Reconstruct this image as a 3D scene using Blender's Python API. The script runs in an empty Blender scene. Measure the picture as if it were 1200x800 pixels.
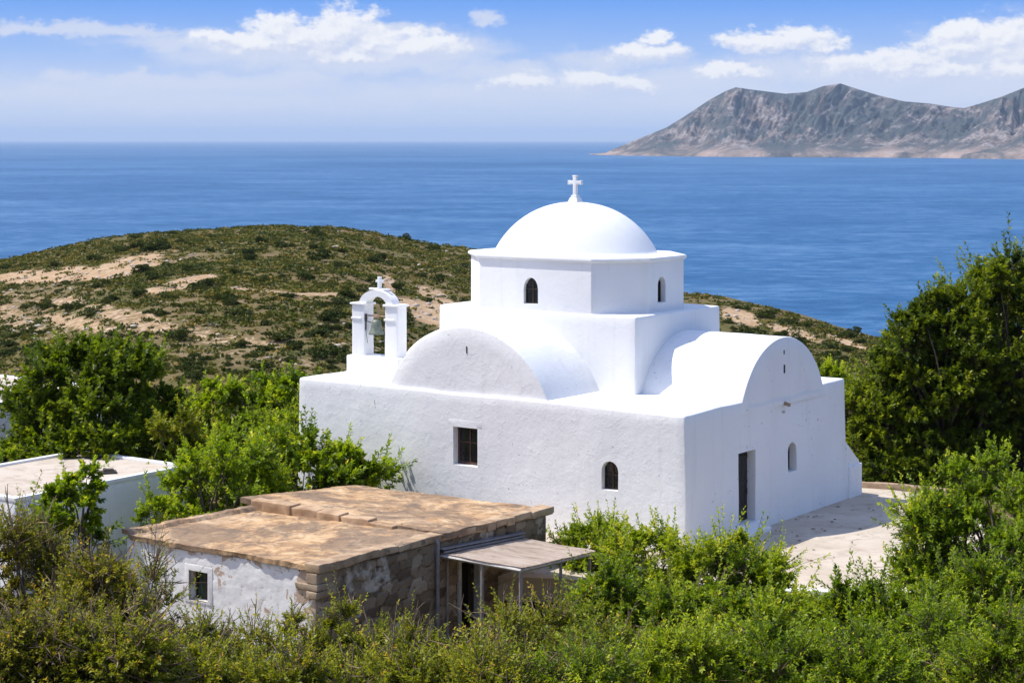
import bpy, bmesh, math, random
import numpy as np
from mathutils import Vector, Matrix

SC = bpy.context.scene
COL = SC.collection
R = math.radians

# ------------------------------------------------------------------ camera
F = 2230.0            # focal length in pixels of the 1200 px wide photograph
HZ = 164.0            # horizon row
EYE = 10.87           # eye height above the church courtyard
SEA = -61.0
cam = bpy.data.cameras.new("Camera")
cam.sensor_width = 36.0
cam.lens = F / 1200 * 36
cam.shift_y = -(400 - HZ) / 1200
cam.clip_start = 0.5
cam.clip_end = 200000
cam_o = bpy.data.objects.new("Camera", cam)
COL.objects.link(cam_o)
cam_o.location = (0, 0, EYE)
cam_o.rotation_euler = (R(90), 0, 0)
SC.camera = cam_o

# ------------------------------------------------------------------ light
SUN_DIR = Vector((-0.555, 0.085, 1.0)).normalized()     # towards the sun
SUN_EL = math.asin(SUN_DIR.z)
SUN_AZ = math.atan2(SUN_DIR.x, SUN_DIR.y)
EXPOSURE = 0.73
SUN_W = 3.2
SKY_W = 0.15
SC.view_settings.view_transform = 'Standard'
SC.view_settings.look = 'None'
SC.view_settings.exposure = EXPOSURE
SC.view_settings.gamma = 1
SC.view_settings.use_curve_mapping = False
SC.cycles.max_bounces = 8
SC.cycles.diffuse_bounces = 4
SC.cycles.glossy_bounces = 2
SC.cycles.transmission_bounces = 4
SC.cycles.transparent_max_bounces = 8
SC.cycles.volume_bounces = 0
SC.cycles.caustics_reflective = False
SC.cycles.caustics_refractive = False
try:
    SC.cycles.use_denoising = True
    SC.cycles.denoiser = 'OPENIMAGEDENOISE'
except Exception:
    pass

sun = bpy.data.lights.new("Sun", 'SUN')
sun.energy = SUN_W
sun.angle = R(0.5)
sun.color = (1.0, 0.95, 0.86)
sun_o = bpy.data.objects.new("Sun", sun)
COL.objects.link(sun_o)
sun_o.location = (-30, 10, 60)
sun_o.rotation_euler = SUN_DIR.to_track_quat('Z', 'Y').to_euler()


class NT:
    """small helper to write node trees"""
    def __init__(self, tree):
        self.t = tree
        self.n = tree.nodes
        self.l = tree.links

    def new(self, kind, **kw):
        nd = self.n.new(kind)
        for k, v in kw.items():
            setattr(nd, k, v)
        return nd

    def put(self, sock, v):
        if v is None:
            return
        if isinstance(v, bpy.types.NodeSocket):
            self.l.new(v, sock)
        else:
            if hasattr(sock.default_value, '__len__') and not hasattr(v, '__len__'):
                v = [v] * len(sock.default_value)
            if hasattr(sock.default_value, '__len__') and len(sock.default_value) == 4 and len(v) == 3:
                v = (*v, 1)
            sock.default_value = v

    def math(self, op, a, b=None, c=None, clamp=False):
        nd = self.new('ShaderNodeMath', operation=op)
        nd.use_clamp = clamp
        for s, v in zip(nd.inputs, (a, b, c)):
            self.put(s, v)
        return nd.outputs[0]

    def vmath(self, op, a, b=None):
        nd = self.new('ShaderNodeVectorMath', operation=op)
        self.put(nd.inputs[0], a)
        if b is not None:
            self.put(nd.inputs[1], b)
        return nd.outputs['Value'] if op in ('LENGTH', 'DOT_PRODUCT', 'DISTANCE') else nd.outputs[0]

    def mix(self, f, a, b, blend='MIX'):
        nd = self.new('ShaderNodeMix', data_type='RGBA', blend_type=blend)
        self.put(nd.inputs[0], f)
        self.put(nd.inputs[6], a)
        self.put(nd.inputs[7], b)
        return nd.outputs[2]

    def noise(self, vec, scale, detail=4, rough=0.55, dist=0.0, color=False):
        nd = self.new('ShaderNodeTexNoise')
        self.put(nd.inputs['Vector'], vec)
        self.put(nd.inputs['Scale'], scale)
        self.put(nd.inputs['Detail'], detail)
        self.put(nd.inputs['Roughness'], rough)
        self.put(nd.inputs['Distortion'], dist)
        return nd.outputs['Color'] if color else nd.outputs['Fac']

    def ramp(self, f, stops, interp='LINEAR'):
        nd = self.new('ShaderNodeValToRGB')
        nd.color_ramp.interpolation = interp
        e = nd.color_ramp.elements
        while len(e) < len(stops):
            e.new(0.5)
        for el, (p, c) in zip(e, stops):
            el.position = p
            c = c if hasattr(c, '__len__') else (c, c, c)
            el.color = (*c[:3], 1)
        self.put(nd.inputs[0], f)
        return nd.outputs[0]

    def map(self, f, a, b, c=0.0, d=1.0, smooth=True):
        nd = self.new('ShaderNodeMapRange')
        nd.interpolation_type = 'SMOOTHSTEP' if smooth else 'LINEAR'
        for i, v in enumerate((f, a, b, c, d)):
            self.put(nd.inputs[i], v)
        return nd.outputs[0]

    def attr(self, name):
        return self.new('ShaderNodeAttribute', attribute_name=name).outputs['Fac']


# ------------------------------------------------------------------ sky
world = bpy.data.worlds.new("World")
SC.world = world
world.use_nodes = True
W = NT(world.node_tree)
W.n.clear()
gen = W.new('ShaderNodeTexCoord').outputs['Generated']
sep = W.new('ShaderNodeSeparateXYZ')
W.put(sep.inputs[0], gen)
dx, dy, dz = sep.outputs
# directions near the horizon look up a higher, bluer part of the sky
zup = W.math('ADD', W.math('MULTIPLY', W.math('MAXIMUM', dz, 0.0), 4.5), 0.03)
cmb = W.new('ShaderNodeCombineXYZ')
for s, v in zip(cmb.inputs, (dx, dy, zup)):
    W.put(s, v)
skyvec = W.vmath('NORMALIZE', cmb.outputs[0])
sky = W.new('ShaderNodeTexSky', sky_type='NISHITA')
sky.sun_disc = False
sky.sun_elevation = SUN_EL
sky.sun_rotation = SUN_AZ
sky.altitude = 0
sky.air_density = 1.0
sky.dust_density = 0.6
sky.ozone_density = 2.0
W.put(sky.inputs['Vector'], skyvec)
el = W.math('MULTIPLY', W.math('ARCSINE', dz), F)                  # degrees of height, in 1/39 deg units
az = W.math('MULTIPLY', W.math('ARCTAN2', dx, dy), F)
lowsky = W.ramp(W.map(el, 0, 230, 0, 1, False), [(0.0, (2.85, 3.10, 3.65)), (0.20, (2.60, 2.95, 3.70)), (0.45, (1.40, 2.15, 3.75)), (0.72, (0.58, 1.50, 3.75)), (1.0, (0.46, 1.36, 3.70))])
high = W.mix(1.0, sky.outputs[0], W.mix(W.map(el, 900, 2300), (1.44, 1.22, 1.08), (1.02, 1.04, 1.14)), 'MULTIPLY')          # unseen upper sky, tint added to balance the fill light
skycol = W.mix(W.map(el, 230, 900), lowsky, high)
pc = W.new('ShaderNodeCombineXYZ')
W.put(pc.inputs[0], az)
W.put(pc.inputs[1], el)
P0 = pc.outputs[0]
wn = W.noise(W.vmath('MULTIPLY', P0, (1 / 38, 1 / 26, 1)), 1.0, 6, 0.6, color=True)
warp = W.vmath('MULTIPLY', W.vmath('SUBTRACT', wn, (0.5, 0.5, 0.5)), (50, 30, 0))
wn2 = W.noise(W.vmath('MULTIPLY', P0, (1 / 9, 1 / 7, 1)), 1.0, 4, 0.6, color=True)
warp2 = W.vmath('MULTIPLY', W.vmath('SUBTRACT', wn2, (0.5, 0.5, 0.5)), (16, 13, 0))
PW = W.vmath('ADD', W.vmath('ADD', P0, warp), warp2)


def cloud_field(puffs, PP):
    acc = None
    for x, y, rx, ry in puffs:
        d = W.vmath('MULTIPLY', W.vmath('SUBTRACT', PP, (x - 600, HZ - y, 0)), (1 / (rx * 1.38), 1 / (ry * 1.4), 0))
        v = W.math('SUBTRACT', 1.0, W.vmath('LENGTH', d))
        acc = v if acc is None else W.math('MAXIMUM', acc, v)
    return acc


def billow(PP, sx, sy, amp):
    n = W.noise(W.vmath('MULTIPLY', PP, (1 / sx, 1 / sy, 1)), 1.0, 8, 0.62)
    return W.math('MULTIPLY', W.math('SUBTRACT', n, 0.5), amp)


puffs_hard = [(500, 52, 44, 14), (270, 46, 44, 10), (420, 64, 70, 10), (408, 34, 38, 24), (440, 50, 36, 20), (385, 44, 34, 22), (325, 36, 30, 18), (350, 48, 50, 16), (300, 52, 50, 14), (470, 58, 40, 14),
              (890, 50, 48, 14), (930, 46, 44, 16), (960, 56, 30, 11), (1120, 58, 56, 18), (1170, 50, 44, 24), (1195, 64, 50, 18), (1010, 76, 60, 13), (1060, 74, 44, 14),
              (760, 62, 46, 10), (768, 46, 18, 8), (610, 95, 40, 10), (700, 94, 40, 11), (735, 100, 30, 8), (1090, 85, 60, 12), (1120, 40, 40, 12), (1180, 84, 40, 12),
              (850, 84, 40, 8)]
puffs_soft = [(85, 92, 34, 8), (165, 92, 50, 7), (60, 110, 150, 12), (250, 122, 200, 12), (520, 110, 140, 14), (900, 118, 200, 14), (1180, 100, 130, 26), (600, 84, 90, 12), (470, 40, 60, 10), (330, 62, 130, 20), (250, 52, 110, 12), (520, 60, 70, 22), (430, 75, 120, 12), (40, 38, 90, 8), (150, 40, 120, 8), (780, 96, 130, 16), (660, 102, 120, 13),
              (1080, 92, 170, 24), (1180, 66, 110, 38), (930, 84, 120, 16), (230, 100, 190, 13), (360, 90, 40, 8), (1150, 110, 130, 16), (720, 70, 70, 14), (570, 24, 14, 10)]
fh = W.math('ADD', cloud_field(puffs_hard, PW), billow(P0, 26, 16, 1.5))
PS = W.vmath('ADD', PW, (-7, 9, 0))
fh2 = W.math('ADD', cloud_field(puffs_hard, PS), billow(W.vmath('ADD', P0, (-4, 5, 0)), 26, 16, 1.5))
fs = W.math('ADD', cloud_field(puffs_soft, PW), billow(P0, 60, 22, 1.2))
hard = W.map(fh, 0.0, 0.55)
soft = W.math('MULTIPLY', W.map(fs, -0.1, 0.75), 0.8)
veil = W.noise(W.vmath('MULTIPLY', P0, (1 / 240, 1 / 34, 1)), 1.0, 5, 0.6)
veil = W.math('MULTIPLY', W.map(veil, 0.42, 0.75), W.math('MULTIPLY', W.map(el, 150, 90), 0.24))
low = W.math('MULTIPLY', W.map(el, 115, 10), 0.26)                 # milky air above the sea line
lit = W.math('ADD', W.math('MULTIPLY', W.math('SUBTRACT', fh, fh2), 1.5), 0.56, clamp=True)
c_soft = (3.0, 3.16, 3.65)
c_hard = W.mix(lit, (2.75, 2.95, 3.6), (4.0, 3.98, 4.0))
s1 = W.mix(low, skycol, (2.95, 3.15, 3.65))
s2 = W.mix(veil, s1, (2.7, 2.95, 3.6))
s3 = W.mix(soft, s2, c_soft)
up = W.map(el, -2, 4)
s4 = W.mix(W.math('MULTIPLY', hard, 0.95), s3, c_hard)
bgn = W.new('ShaderNodeBackground')
W.put(bgn.inputs['Color'], s4)
bgn.inputs['Strength'].default_value = SKY_W
wo = W.new('ShaderNodeOutputWorld')
W.l.new(bgn.outputs[0], wo.inputs['Surface'])


# ------------------------------------------------------------------ numpy noise
def _hash(i, j, k, s):
    h = (i.astype(np.int64) * 374761393 + j.astype(np.int64) * 668265263 + k.astype(np.int64) * 2147483647 + s * 1274126177) & 0xFFFFFFFF
    h = ((h ^ (h >> 13)) * 1274126177) & 0xFFFFFFFF
    h = ((h ^ (h >> 16)) * 2246822519) & 0xFFFFFFFF
    return ((h ^ (h >> 15)) & 0xFFFFFF) / float(0xFFFFFF)


def vnoise(x, y, z=0.0, seed=0):
    x, y, z = np.broadcast_arrays(np.asarray(x, float), np.asarray(y, float), np.asarray(z, float))
    i, j, k = np.floor(x), np.floor(y), np.floor(z)
    u, v, w = x - i, y - j, z - k
    u, v, w = [t * t * (3 - 2 * t) for t in (u, v, w)]
    out = 0
    for a in (0, 1):
        for b in (0, 1):
            for c in (0, 1):
                wt = (u if a else 1 - u) * (v if b else 1 - v) * (w if c else 1 - w)
                out = out + wt * _hash(i + a, j + b, k + c, seed)
    return out * 2 - 1


def fbm(x, y, z=0.0, seed=0, octv=4, gain=0.5):
    a, f, s, t = 1.0, 1.0, 0.0, 0.0
    for o in range(octv):
        s = s + a * vnoise(np.asarray(x) * f, np.asarray(y) * f, np.asarray(z) * f, seed + o * 17)
        t += a
        a *= gain
        f *= 2.03
    return s / t


def sstep(a, b, x):
    t = np.clip((np.asarray(x, float) - a) / (b - a), 0, 1)
    return t * t * (3 - 2 * t)


# ------------------------------------------------------------------ object helpers
def mesh_np(name, verts, quads, smooth=False):
    me = bpy.data.meshes.new(name)
    verts = np.asarray(verts, np.float32)
    quads = np.asarray(quads, np.int32)
    n, k = quads.shape
    me.vertices.add(len(verts))
    me.vertices.foreach_set('co', verts.ravel())
    me.loops.add(n * k)
    me.loops.foreach_set('vertex_index', quads.ravel())
    me.polygons.add(n)
    me.polygons.foreach_set('loop_start', np.arange(0, n * k, k, dtype=np.int32))
    me.update(calc_edges=True)
    me.validate()
    if smooth:
        me.shade_smooth()
    return me


def link(name, me, mat=None, parent=None, **props):
    o = bpy.data.objects.new(name, me)
    COL.objects.link(o)
    if mat is not None and me is not None:
        me.materials.clear()
        me.materials.append(mat)
    if parent is not None:
        o.parent = parent
    for k, v in props.items():
        o[k] = v
    return o


def thing(name, label, category, loc=(0, 0, 0), rz=0.0, group=None):
    o = bpy.data.objects.new(name, None)
    COL.objects.link(o)
    o.empty_display_size = 0.3
    o.location = loc
    o.rotation_euler = (0, 0, rz)
    o['label'] = label
    o['category'] = category
    if group:
        o['group'] = group
    return o


def sharp(me, deg=38):
    me.shade_smooth()
    me.set_sharp_from_angle(angle=R(deg))


def from_bm(bm, name, deg=None):
    bmesh.ops.recalc_face_normals(bm, faces=bm.faces[:])
    me = bpy.data.meshes.new(name)
    bm.to_mesh(me)
    bm.free()
    if deg:
        sharp(me, deg)
    return me


def add_box(bm, lo, hi, bev=0.0, rot=None):
    c = [(a + b) / 2 for a, b in zip(lo, hi)]
    s = [abs(b - a) for a, b in zip(lo, hi)]
    m = Matrix.Translation(c)
    if rot is not None:
        m = m @ rot
    m = m @ Matrix.Diagonal((*s, 1))
    r = bmesh.ops.create_cube(bm, size=1, matrix=m)
    if bev:
        es = list({e for v in r['verts'] for e in v.link_edges})
        bmesh.ops.bevel(bm, geom=es, offset=bev, segments=2, affect='EDGES', profile=0.6)


def boxes(name, lst, bev=0.01, deg=40):
    bm = bmesh.new()
    for lo, hi in lst:
        add_box(bm, lo, hi, bev)
    return from_bm(bm, name, deg)


def add_bar(bm, a, b, r, sides=8, r2=None):
    a, b = Vector(a), Vector(b)
    d = b - a
    m = Matrix.Translation((a + b) / 2) @ d.to_track_quat('Z', 'Y').to_matrix().to_4x4()
    bmesh.ops.create_cone(bm, cap_ends=True, segments=sides, radius1=r, radius2=r if r2 is None else r2, depth=d.length, matrix=m)


def rbox(lo, hi, r, step, amp=0.0, scale=1.0, seed=0, batter=0.0):
    """rounded box on a fine grid, gently uneven like hand-laid plaster"""
    lo, hi = np.array(lo, float), np.array(hi, float)
    ax = []
    for a, b in zip(lo, hi):
        n = max(1, int(round((b - a - 2 * r) / step)))
        ax.append(np.concatenate(([a, a + r * .35], np.linspace(a + r, b - r, n + 1), [b - r * .35, b])))
    V, Q = [], []
    base = 0
    for d in range(3):
        e, f = [i for i in range(3) if i != d]
        for side in (0, 1):
            A, B = np.meshgrid(ax[e], ax[f], indexing='ij')
            pts = np.zeros((*A.shape, 3))
            pts[..., e], pts[..., f] = A, B
            pts[..., d] = (lo, hi)[side][d]
            na, nb = A.shape
            idx = np.arange(na * nb).reshape(na, nb) + base
            q = np.stack([idx[:-1, :-1], idx[1:, :-1], idx[1:, 1:], idx[:-1, 1:]], -1).reshape(-1, 4)
            flip = (side == 0) ^ (d == 1)
            Q.append(q[:, ::-1] if flip else q)
            V.append(pts.reshape(-1, 3))
            base += na * nb
    V, Q = np.concatenate(V), np.concatenate(Q)
    key = np.round(V * 1e4).astype(np.int64)
    _, first, inv = np.unique(key, axis=0, return_index=True, return_inverse=True)
    V, Q = V[first], inv.ravel()[Q]
    c = np.clip(V, lo + r, hi - r)
    d = V - c
    ln = np.linalg.norm(d, axis=1, keepdims=True)
    V = c + d / np.maximum(ln, 1e-9) * r
    if batter:
        k = batter * (1 - (V[:, 2] - lo[2]) / (hi[2] - lo[2]))
        mid = (lo + hi) / 2
        for i in (0, 1):
            V[:, i] += np.sign(V[:, i] - mid[i]) * k * (np.abs(V[:, i] - mid[i]) > (hi[i] - lo[i]) / 2 - r - 1e-6)
    if amp:
        x, y, z = (V * scale).T
        off = np.stack([fbm(x, y, z, seed + i * 31, 3) for i in range(3)], 1)
        V = V + off * amp
    return V, Q


def rbox_me(name, *a, **k):
    V, Q = rbox(*a, **k)
    me = mesh_np(name, V, Q)
    sharp(me, 50)
    return me


def profile_cutter(pts, face, plane, depth, out=0.3):
    """prism cutter; pts are (across, z); face 'y' opens towards -y, face 'x' towards +x"""
    bm = bmesh.new()
    rings = []
    for t in (-out, depth):
        ring = []
        for a, z in pts:
            ring.append(bm.verts.new((a, plane + t, z) if face == 'y' else (plane - t, a, z)))
        rings.append(ring)
    bm.faces.new(rings[0])
    bm.faces.new(rings[1][::-1])
    n = len(pts)
    for i in range(n):
        bm.faces.new((rings[0][i], rings[0][(i + 1) % n], rings[1][(i + 1) % n], rings[1][i]))
    return from_bm(bm, 'cutter')


def arch_pts(a0, a1, z0, z1, arch=True, n=8, point=1.0):
    if not arch:
        return [(a0, z0), (a1, z0), (a1, z1), (a0, z1)]
    w = (a1 - a0) / 2
    c = (a0 + a1) / 2
    h = w * point
    pts = [(a0, z0), (a1, z0)]
    for i in range(n + 1):
        t = math.pi * i / n
        pts.append((c + w * math.cos(t), z1 - h + h * math.sin(t)))
    return pts


def carve(me, cutters, deg=50):
    o = bpy.data.objects.new('work', me)
    COL.objects.link(o)
    ks = []
    for c in cutters:
        k = bpy.data.objects.new('cut', c)
        COL.objects.link(k)
        m = o.modifiers.new('b', 'BOOLEAN')
        m.operation = 'DIFFERENCE'
        m.solver = 'EXACT'
        m.object = k
        ks.append(k)
    dg = bpy.context.evaluated_depsgraph_get()
    out = bpy.data.meshes.new_from_object(o.evaluated_get(dg))
    for k in ks + [o]:
        bpy.data.objects.remove(k)
    sharp(out, deg)
    return out


# ------------------------------------------------------------------ materials
def mat(name):
    m = bpy.data.materials.new(name)
    m.use_nodes = True
    t = NT(m.node_tree)
    b = t.n['Principled BSDF']
    return m, t, b


def oco(t):
    return t.new('ShaderNodeTexCoord').outputs['Object']


def bump(t, h, strength, dist, normal=None):
    nd = t.new('ShaderNodeBump')
    nd.inputs['Strength'].default_value = strength
    nd.inputs['Distance'].default_value = dist
    t.put(nd.inputs['Height'], h)
    if normal is not None:
        t.put(nd.inputs['Normal'], normal)
    return nd.outputs[0]


def make_plaster(name, base=(0.82, 0.82, 0.81), rough_amt=1.0, streak=False):
    m, t, b = mat(name)
    c = oco(t)
    big = t.noise(c, 0.55, 4, 0.6)
    col = t.mix(t.map(big, 0.35, 0.7), tuple(x * 0.955 for x in base), base)
    n2 = t.noise(c, 5.0, 5, 0.65)
    spots = t.map(n2, 0.70, 0.80)
    col = t.mix(t.math('MULTIPLY', spots, 0.35), col, (0.52, 0.51, 0.50))
    rs = t.map(t.noise(t.vmath('MULTIPLY', c, (2.6, 2.6, 0.22)), 1.3, 5, 0.6), 0.52, 0.74)
    col = t.mix(t.math('MULTIPLY', rs, 0.16), col, (0.50, 0.50, 0.50))
    if streak:
        s = t.new('ShaderNodeSeparateXYZ')
        t.put(s.inputs[0], c)
        vz = t.vmath('MULTIPLY', c, (3.0, 3.0, 0.35))
        st = t.map(t.noise(vz, 1.6, 4, 0.6), 0.60, 0.78)
        lowz = t.map(s.outputs[2], 2.2, -0.2)
        col = t.mix(t.math('MULTIPLY', t.math('MULTIPLY', st, lowz), 0.55), col, (0.48, 0.46, 0.45))
        # small knocks and flakes
        fl = t.map(t.noise(c, 9.0, 3, 0.5), 0.67, 0.71)
        area = t.map(t.noise(c, 0.5, 2, 0.5), 0.46, 0.62)
        col = t.mix(t.math('MULTIPLY', t.math('MULTIPLY', fl, area), 0.75), col, (0.33, 0.32, 0.32))
        # faint blue wash line left along the roof edge of the doorway side
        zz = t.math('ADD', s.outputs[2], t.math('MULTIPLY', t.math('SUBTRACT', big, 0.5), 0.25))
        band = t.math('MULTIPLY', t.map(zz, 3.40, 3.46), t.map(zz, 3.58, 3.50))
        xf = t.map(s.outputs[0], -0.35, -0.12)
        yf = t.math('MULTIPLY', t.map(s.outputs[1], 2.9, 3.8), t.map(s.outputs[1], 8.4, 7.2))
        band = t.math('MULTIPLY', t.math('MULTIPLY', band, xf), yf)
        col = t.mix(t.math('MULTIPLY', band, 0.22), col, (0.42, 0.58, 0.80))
    b.inputs['Roughness'].default_value = 0.88
    b.inputs['Specular IOR Level'].default_value = 0.25
    t.put(b.inputs['Base Color'], col)
    h1 = t.noise(c, 2.2, 5, 0.6)
    h2 = t.noise(c, 9.0, 5, 0.62, 0.6)
    h3 = t.map(t.noise(t.vmath('MULTIPLY', c, (1.0, 1.0, 1.9)), 4.2, 3, 0.5, 1.4), 0.45, 0.62)
    lay = t.map(t.noise(c, 1.5, 7, 0.68, 0.4), 0.485, 0.53)
    lay2 = t.map(t.noise(t.vmath('ADD', c, (7.3, 2.1, 4.4)), 2.6, 6, 0.66, 0.8), 0.56, 0.60)
    h = t.math('ADD', t.math('MULTIPLY', h1, 2.0), t.math('ADD', t.math('MULTIPLY', h2, 0.38), t.math('MULTIPLY', h3, 0.06)))
    h = t.math('ADD', h, t.math('ADD', t.math('MULTIPLY', lay, 0.20), t.math('MULTIPLY', lay2, 0.30)))
    t.put(b.inputs['Normal'], bump(t, h, 0.28 * rough_amt, 0.03))
    return m


M = {}
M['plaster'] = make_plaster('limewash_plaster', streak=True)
M['worn_white'] = make_plaster('worn_whitewash', base=(0.75, 0.735, 0.715))
M['plaster_smooth'] = make_plaster('smooth_limewash', base=(0.795, 0.795, 0.79), rough_amt=0.7)


def simple(name, col, rough=0.7, var=0.25, scale=6.0, bstr=0.3, metal=0.0, stretch=(1, 1, 1), col2=None):
    m, t, b = mat(name)
    c = t.vmath('MULTIPLY', oco(t), stretch)
    n = t.noise(c, scale, 5, 0.6)
    c2 = col2 or tuple(x * (1 - var) for x in col)
    t.put(b.inputs['Base Color'], t.mix(t.map(n, 0.3, 0.7), c2, col))
    b.inputs['Roughness'].default_value = rough
    b.inputs['Metallic'].default_value = metal
    if bstr:
        t.put(b.inputs['Normal'], bump(t, t.noise(c, scale * 2.5, 4, 0.6), bstr, 0.02))
    return m


M['dark_wood'] = simple('dark_stained_wood', (0.055, 0.034, 0.022), 0.6, 0.5, 4, 0.4, stretch=(6, 6, 0.6))
M['door_wood'] = simple('black_brown_door_boards', (0.022, 0.016, 0.013), 0.6, 0.5, 4, 0.4, stretch=(6, 6, 0.6))
M['red_wood'] = simple('red_brown_frame', (0.10, 0.045, 0.03), 0.6, 0.4, 4, 0.3, stretch=(5, 5, 0.6))
M['glass'] = simple('dusty_dark_glass', (0.022, 0.022, 0.022), 0.16, 0.4, 3, 0.0)
M['iron'] = simple('dark_iron', (0.05, 0.045, 0.042), 0.65, 0.4, 12, 0.3, 0.4)
M['bronze'] = simple('greened_bronze', (0.20, 0.23, 0.185), 0.55, 0.3, 10, 0.2, 0.25, col2=(0.13, 0.15, 0.11))
M['bark'] = simple('grey_brown_bark', (0.15, 0.11, 0.075), 0.9, 0.5, 7, 0.6, stretch=(3, 3, 0.7))
M['twig'] = simple('pale_dry_twig', (0.27, 0.19, 0.115), 0.9, 0.45, 5, 0.2)
M['grey_timber'] = simple('weathered_grey_timber', (0.34, 0.30, 0.27), 0.85, 0.45, 5, 0.5, stretch=(4, 4, 0.7))
M['pale_paint'] = simple('flaking_pale_paint', (0.55, 0.53, 0.50), 0.8, 0.35, 7, 0.3)
M['pipe'] = simple('dull_zinc_pipe', (0.27, 0.25, 0.25), 0.6, 0.3, 6, 0.2, 0.2)
M['kerb'] = simple('earthy_kerb_stone', (0.42, 0.29, 0.19), 0.9, 0.4, 4, 0.6)
M['slate'] = simple('dark_flat_stone', (0.09, 0.075, 0.065), 0.9, 0.4, 8, 0.5)
M['deadleaf'] = simple('dead_leaf', (0.24, 0.13, 0.055), 0.9, 0.5, 2, 0)


def make_concrete(name, a, bcol, stain, bstr=0.35):
    m, t, b = mat(name)
    c = oco(t)
    n1 = t.noise(c, 0.35, 5, 0.62)
    n2 = t.noise(c, 1.7, 6, 0.66, 0.4)
    col = t.mix(t.map(n1, 0.35, 0.66), a, bcol)
    col = t.mix(t.math('MULTIPLY', t.map(n2, 0.46, 0.70), 0.75), col, stain)
    vo = t.new('ShaderNodeTexVoronoi', feature='DISTANCE_TO_EDGE')
    t.put(vo.inputs['Vector'], t.vmath('ADD', c, t.vmath('MULTIPLY', t.noise(c, 1.2, 3, color=True), (0.9, 0.9, 0.9))))
    vo.inputs['Scale'].default_value = 0.42
    crack = t.map(vo.outputs['Distance'], 0.012, 0.0)
    col = t.mix(t.math('MULTIPLY', crack, 0.45), col, tuple(x * 0.55 for x in stain))
    speck = t.map(t.noise(c, 14, 3, 0.6), 0.68, 0.74)
    col = t.mix(t.math('MULTIPLY', speck, 0.5), col, tuple(x * 0.6 for x in stain))
    t.put(b.inputs['Base Color'], col)
    b.inputs['Roughness'].default_value = 0.92
    b.inputs['Specular IOR Level'].default_value = 0.2
    t.put(b.inputs['Normal'], bump(t, t.math('ADD', n2, t.math('MULTIPLY', t.noise(c, 11, 5, 0.6), 0.4)), bstr, 0.03))
    return m


M['court'] = make_concrete('worn_lime_concrete', (0.47, 0.395, 0.31), (0.56, 0.485, 0.395), (0.36, 0.29, 0.225))
M['flat_roof'] = make_concrete('sunbleached_screed', (0.47, 0.40, 0.325), (0.54, 0.475, 0.40), (0.37, 0.30, 0.235))


def make_earth_roof():
    m, t, b = mat('clay_and_stone_roof')
    c = oco(t)
    n0 = t.noise(c, 0.5, 4, 0.6, 0.5)
    n1 = t.noise(c, 1.5, 6, 0.7, 0.8)
    n2 = t.noise(c, 6, 5, 0.7)
    col = t.ramp(n1, [(0.25, (0.11, 0.068, 0.042)), (0.40, (0.30, 0.185, 0.105)), (0.52, (0.49, 0.315, 0.17)), (0.70, (0.66, 0.485, 0.30))])
    col = t.mix(t.math('MULTIPLY', t.map(n0, 0.50, 0.70), 0.45), col, (0.56, 0.43, 0.30))
    dk = t.map(t.noise(c, 0.42, 7, 0.72, 0.9), 0.47, 0.56)
    col = t.mix(t.math('MULTIPLY', dk, 0.70), col, t.mix(n2, (0.12, 0.09, 0.068), (0.25, 0.18, 0.125)))
    col = t.mix(t.math('MULTIPLY', t.map(n2, 0.54, 0.68), 0.7), col, (0.16, 0.105, 0.07))
    col = t.mix(t.math('MULTIPLY', t.map(t.noise(c, 0.8, 5, 0.72, 1.5), 0.48, 0.62), 0.72), col, (0.155, 0.12, 0.092))
    t.put(b.inputs['Base Color'], col)
    b.inputs['Roughness'].default_value = 0.95
    b.inputs['Specular IOR Level'].default_value = 0.1
    vo = t.new('ShaderNodeTexVoronoi', feature='DISTANCE_TO_EDGE')
    t.put(vo.inputs['Vector'], t.vmath('ADD', c, t.vmath('MULTIPLY', t.noise(c, 1.4, 3, color=True), (0.8, 0.8, 0.4))))
    vo.inputs['Scale'].default_value = 1.1
    h = t.math('ADD', t.math('ADD', n1, t.math('MULTIPLY', n2, 0.6)), t.math('MULTIPLY', t.map(vo.outputs['Distance'], 0.0, 0.05), 0.08))
    t.put(b.inputs['Normal'], bump(t, h, 0.5, 0.05))
    return m


M['earth_roof'] = make_earth_roof()


def make_stone(name, dark, mid, light, plaster_amt):
    """rubble wall; the mesh carries 'cell' (stone tone) and 'joint' (mortar) attributes"""
    m, t, b = mat(name)
    c = oco(t)
    cell = t.attr('cell')
    joint = t.attr('joint')
    n1 = t.noise(c, 2.2, 5, 0.65)
    n2 = t.noise(c, 9, 5, 0.65)
    col = t.ramp(t.math('ADD', t.math('MULTIPLY', cell, 0.7), t.math('MULTIPLY', n2, 0.3)), [(0.15, dark), (0.5, mid), (0.85, light)])
    col = t.mix(t.math('MULTIPLY', t.map(joint, 0.10, 0.01), 0.85), col, tuple(x * 0.28 for x in mid))
    if plaster_amt:
        pm = t.map(t.noise(c, 0.75, 5, 0.7, 0.6), 0.62 - plaster_amt, 0.70 - plaster_amt)
        col = t.mix(t.math('MULTIPLY', pm, 0.85), col, (0.50, 0.44, 0.37))
    stain = t.map(t.noise(t.vmath('MULTIPLY', c, (1, 1, 0.5)), 0.9, 5, 0.7), 0.54, 0.68)
    col = t.mix(t.math('MULTIPLY', stain, 0.6), col, (0.06, 0.048, 0.038))
    t.put(b.inputs['Base Color'], col)
    b.inputs['Roughness'].default_value = 0.93
    b.inputs['Specular IOR Level'].default_value = 0.15
    t.put(b.inputs['Normal'], bump(t, t.math('ADD', n1, t.math('MULTIPLY', n2, 0.5)), 0.6, 0.04))
    return m


M['stone'] = make_stone('rubble_stone', (0.11, 0.078, 0.05), (0.235, 0.172, 0.115), (0.38, 0.295, 0.21), 0.05)


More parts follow.
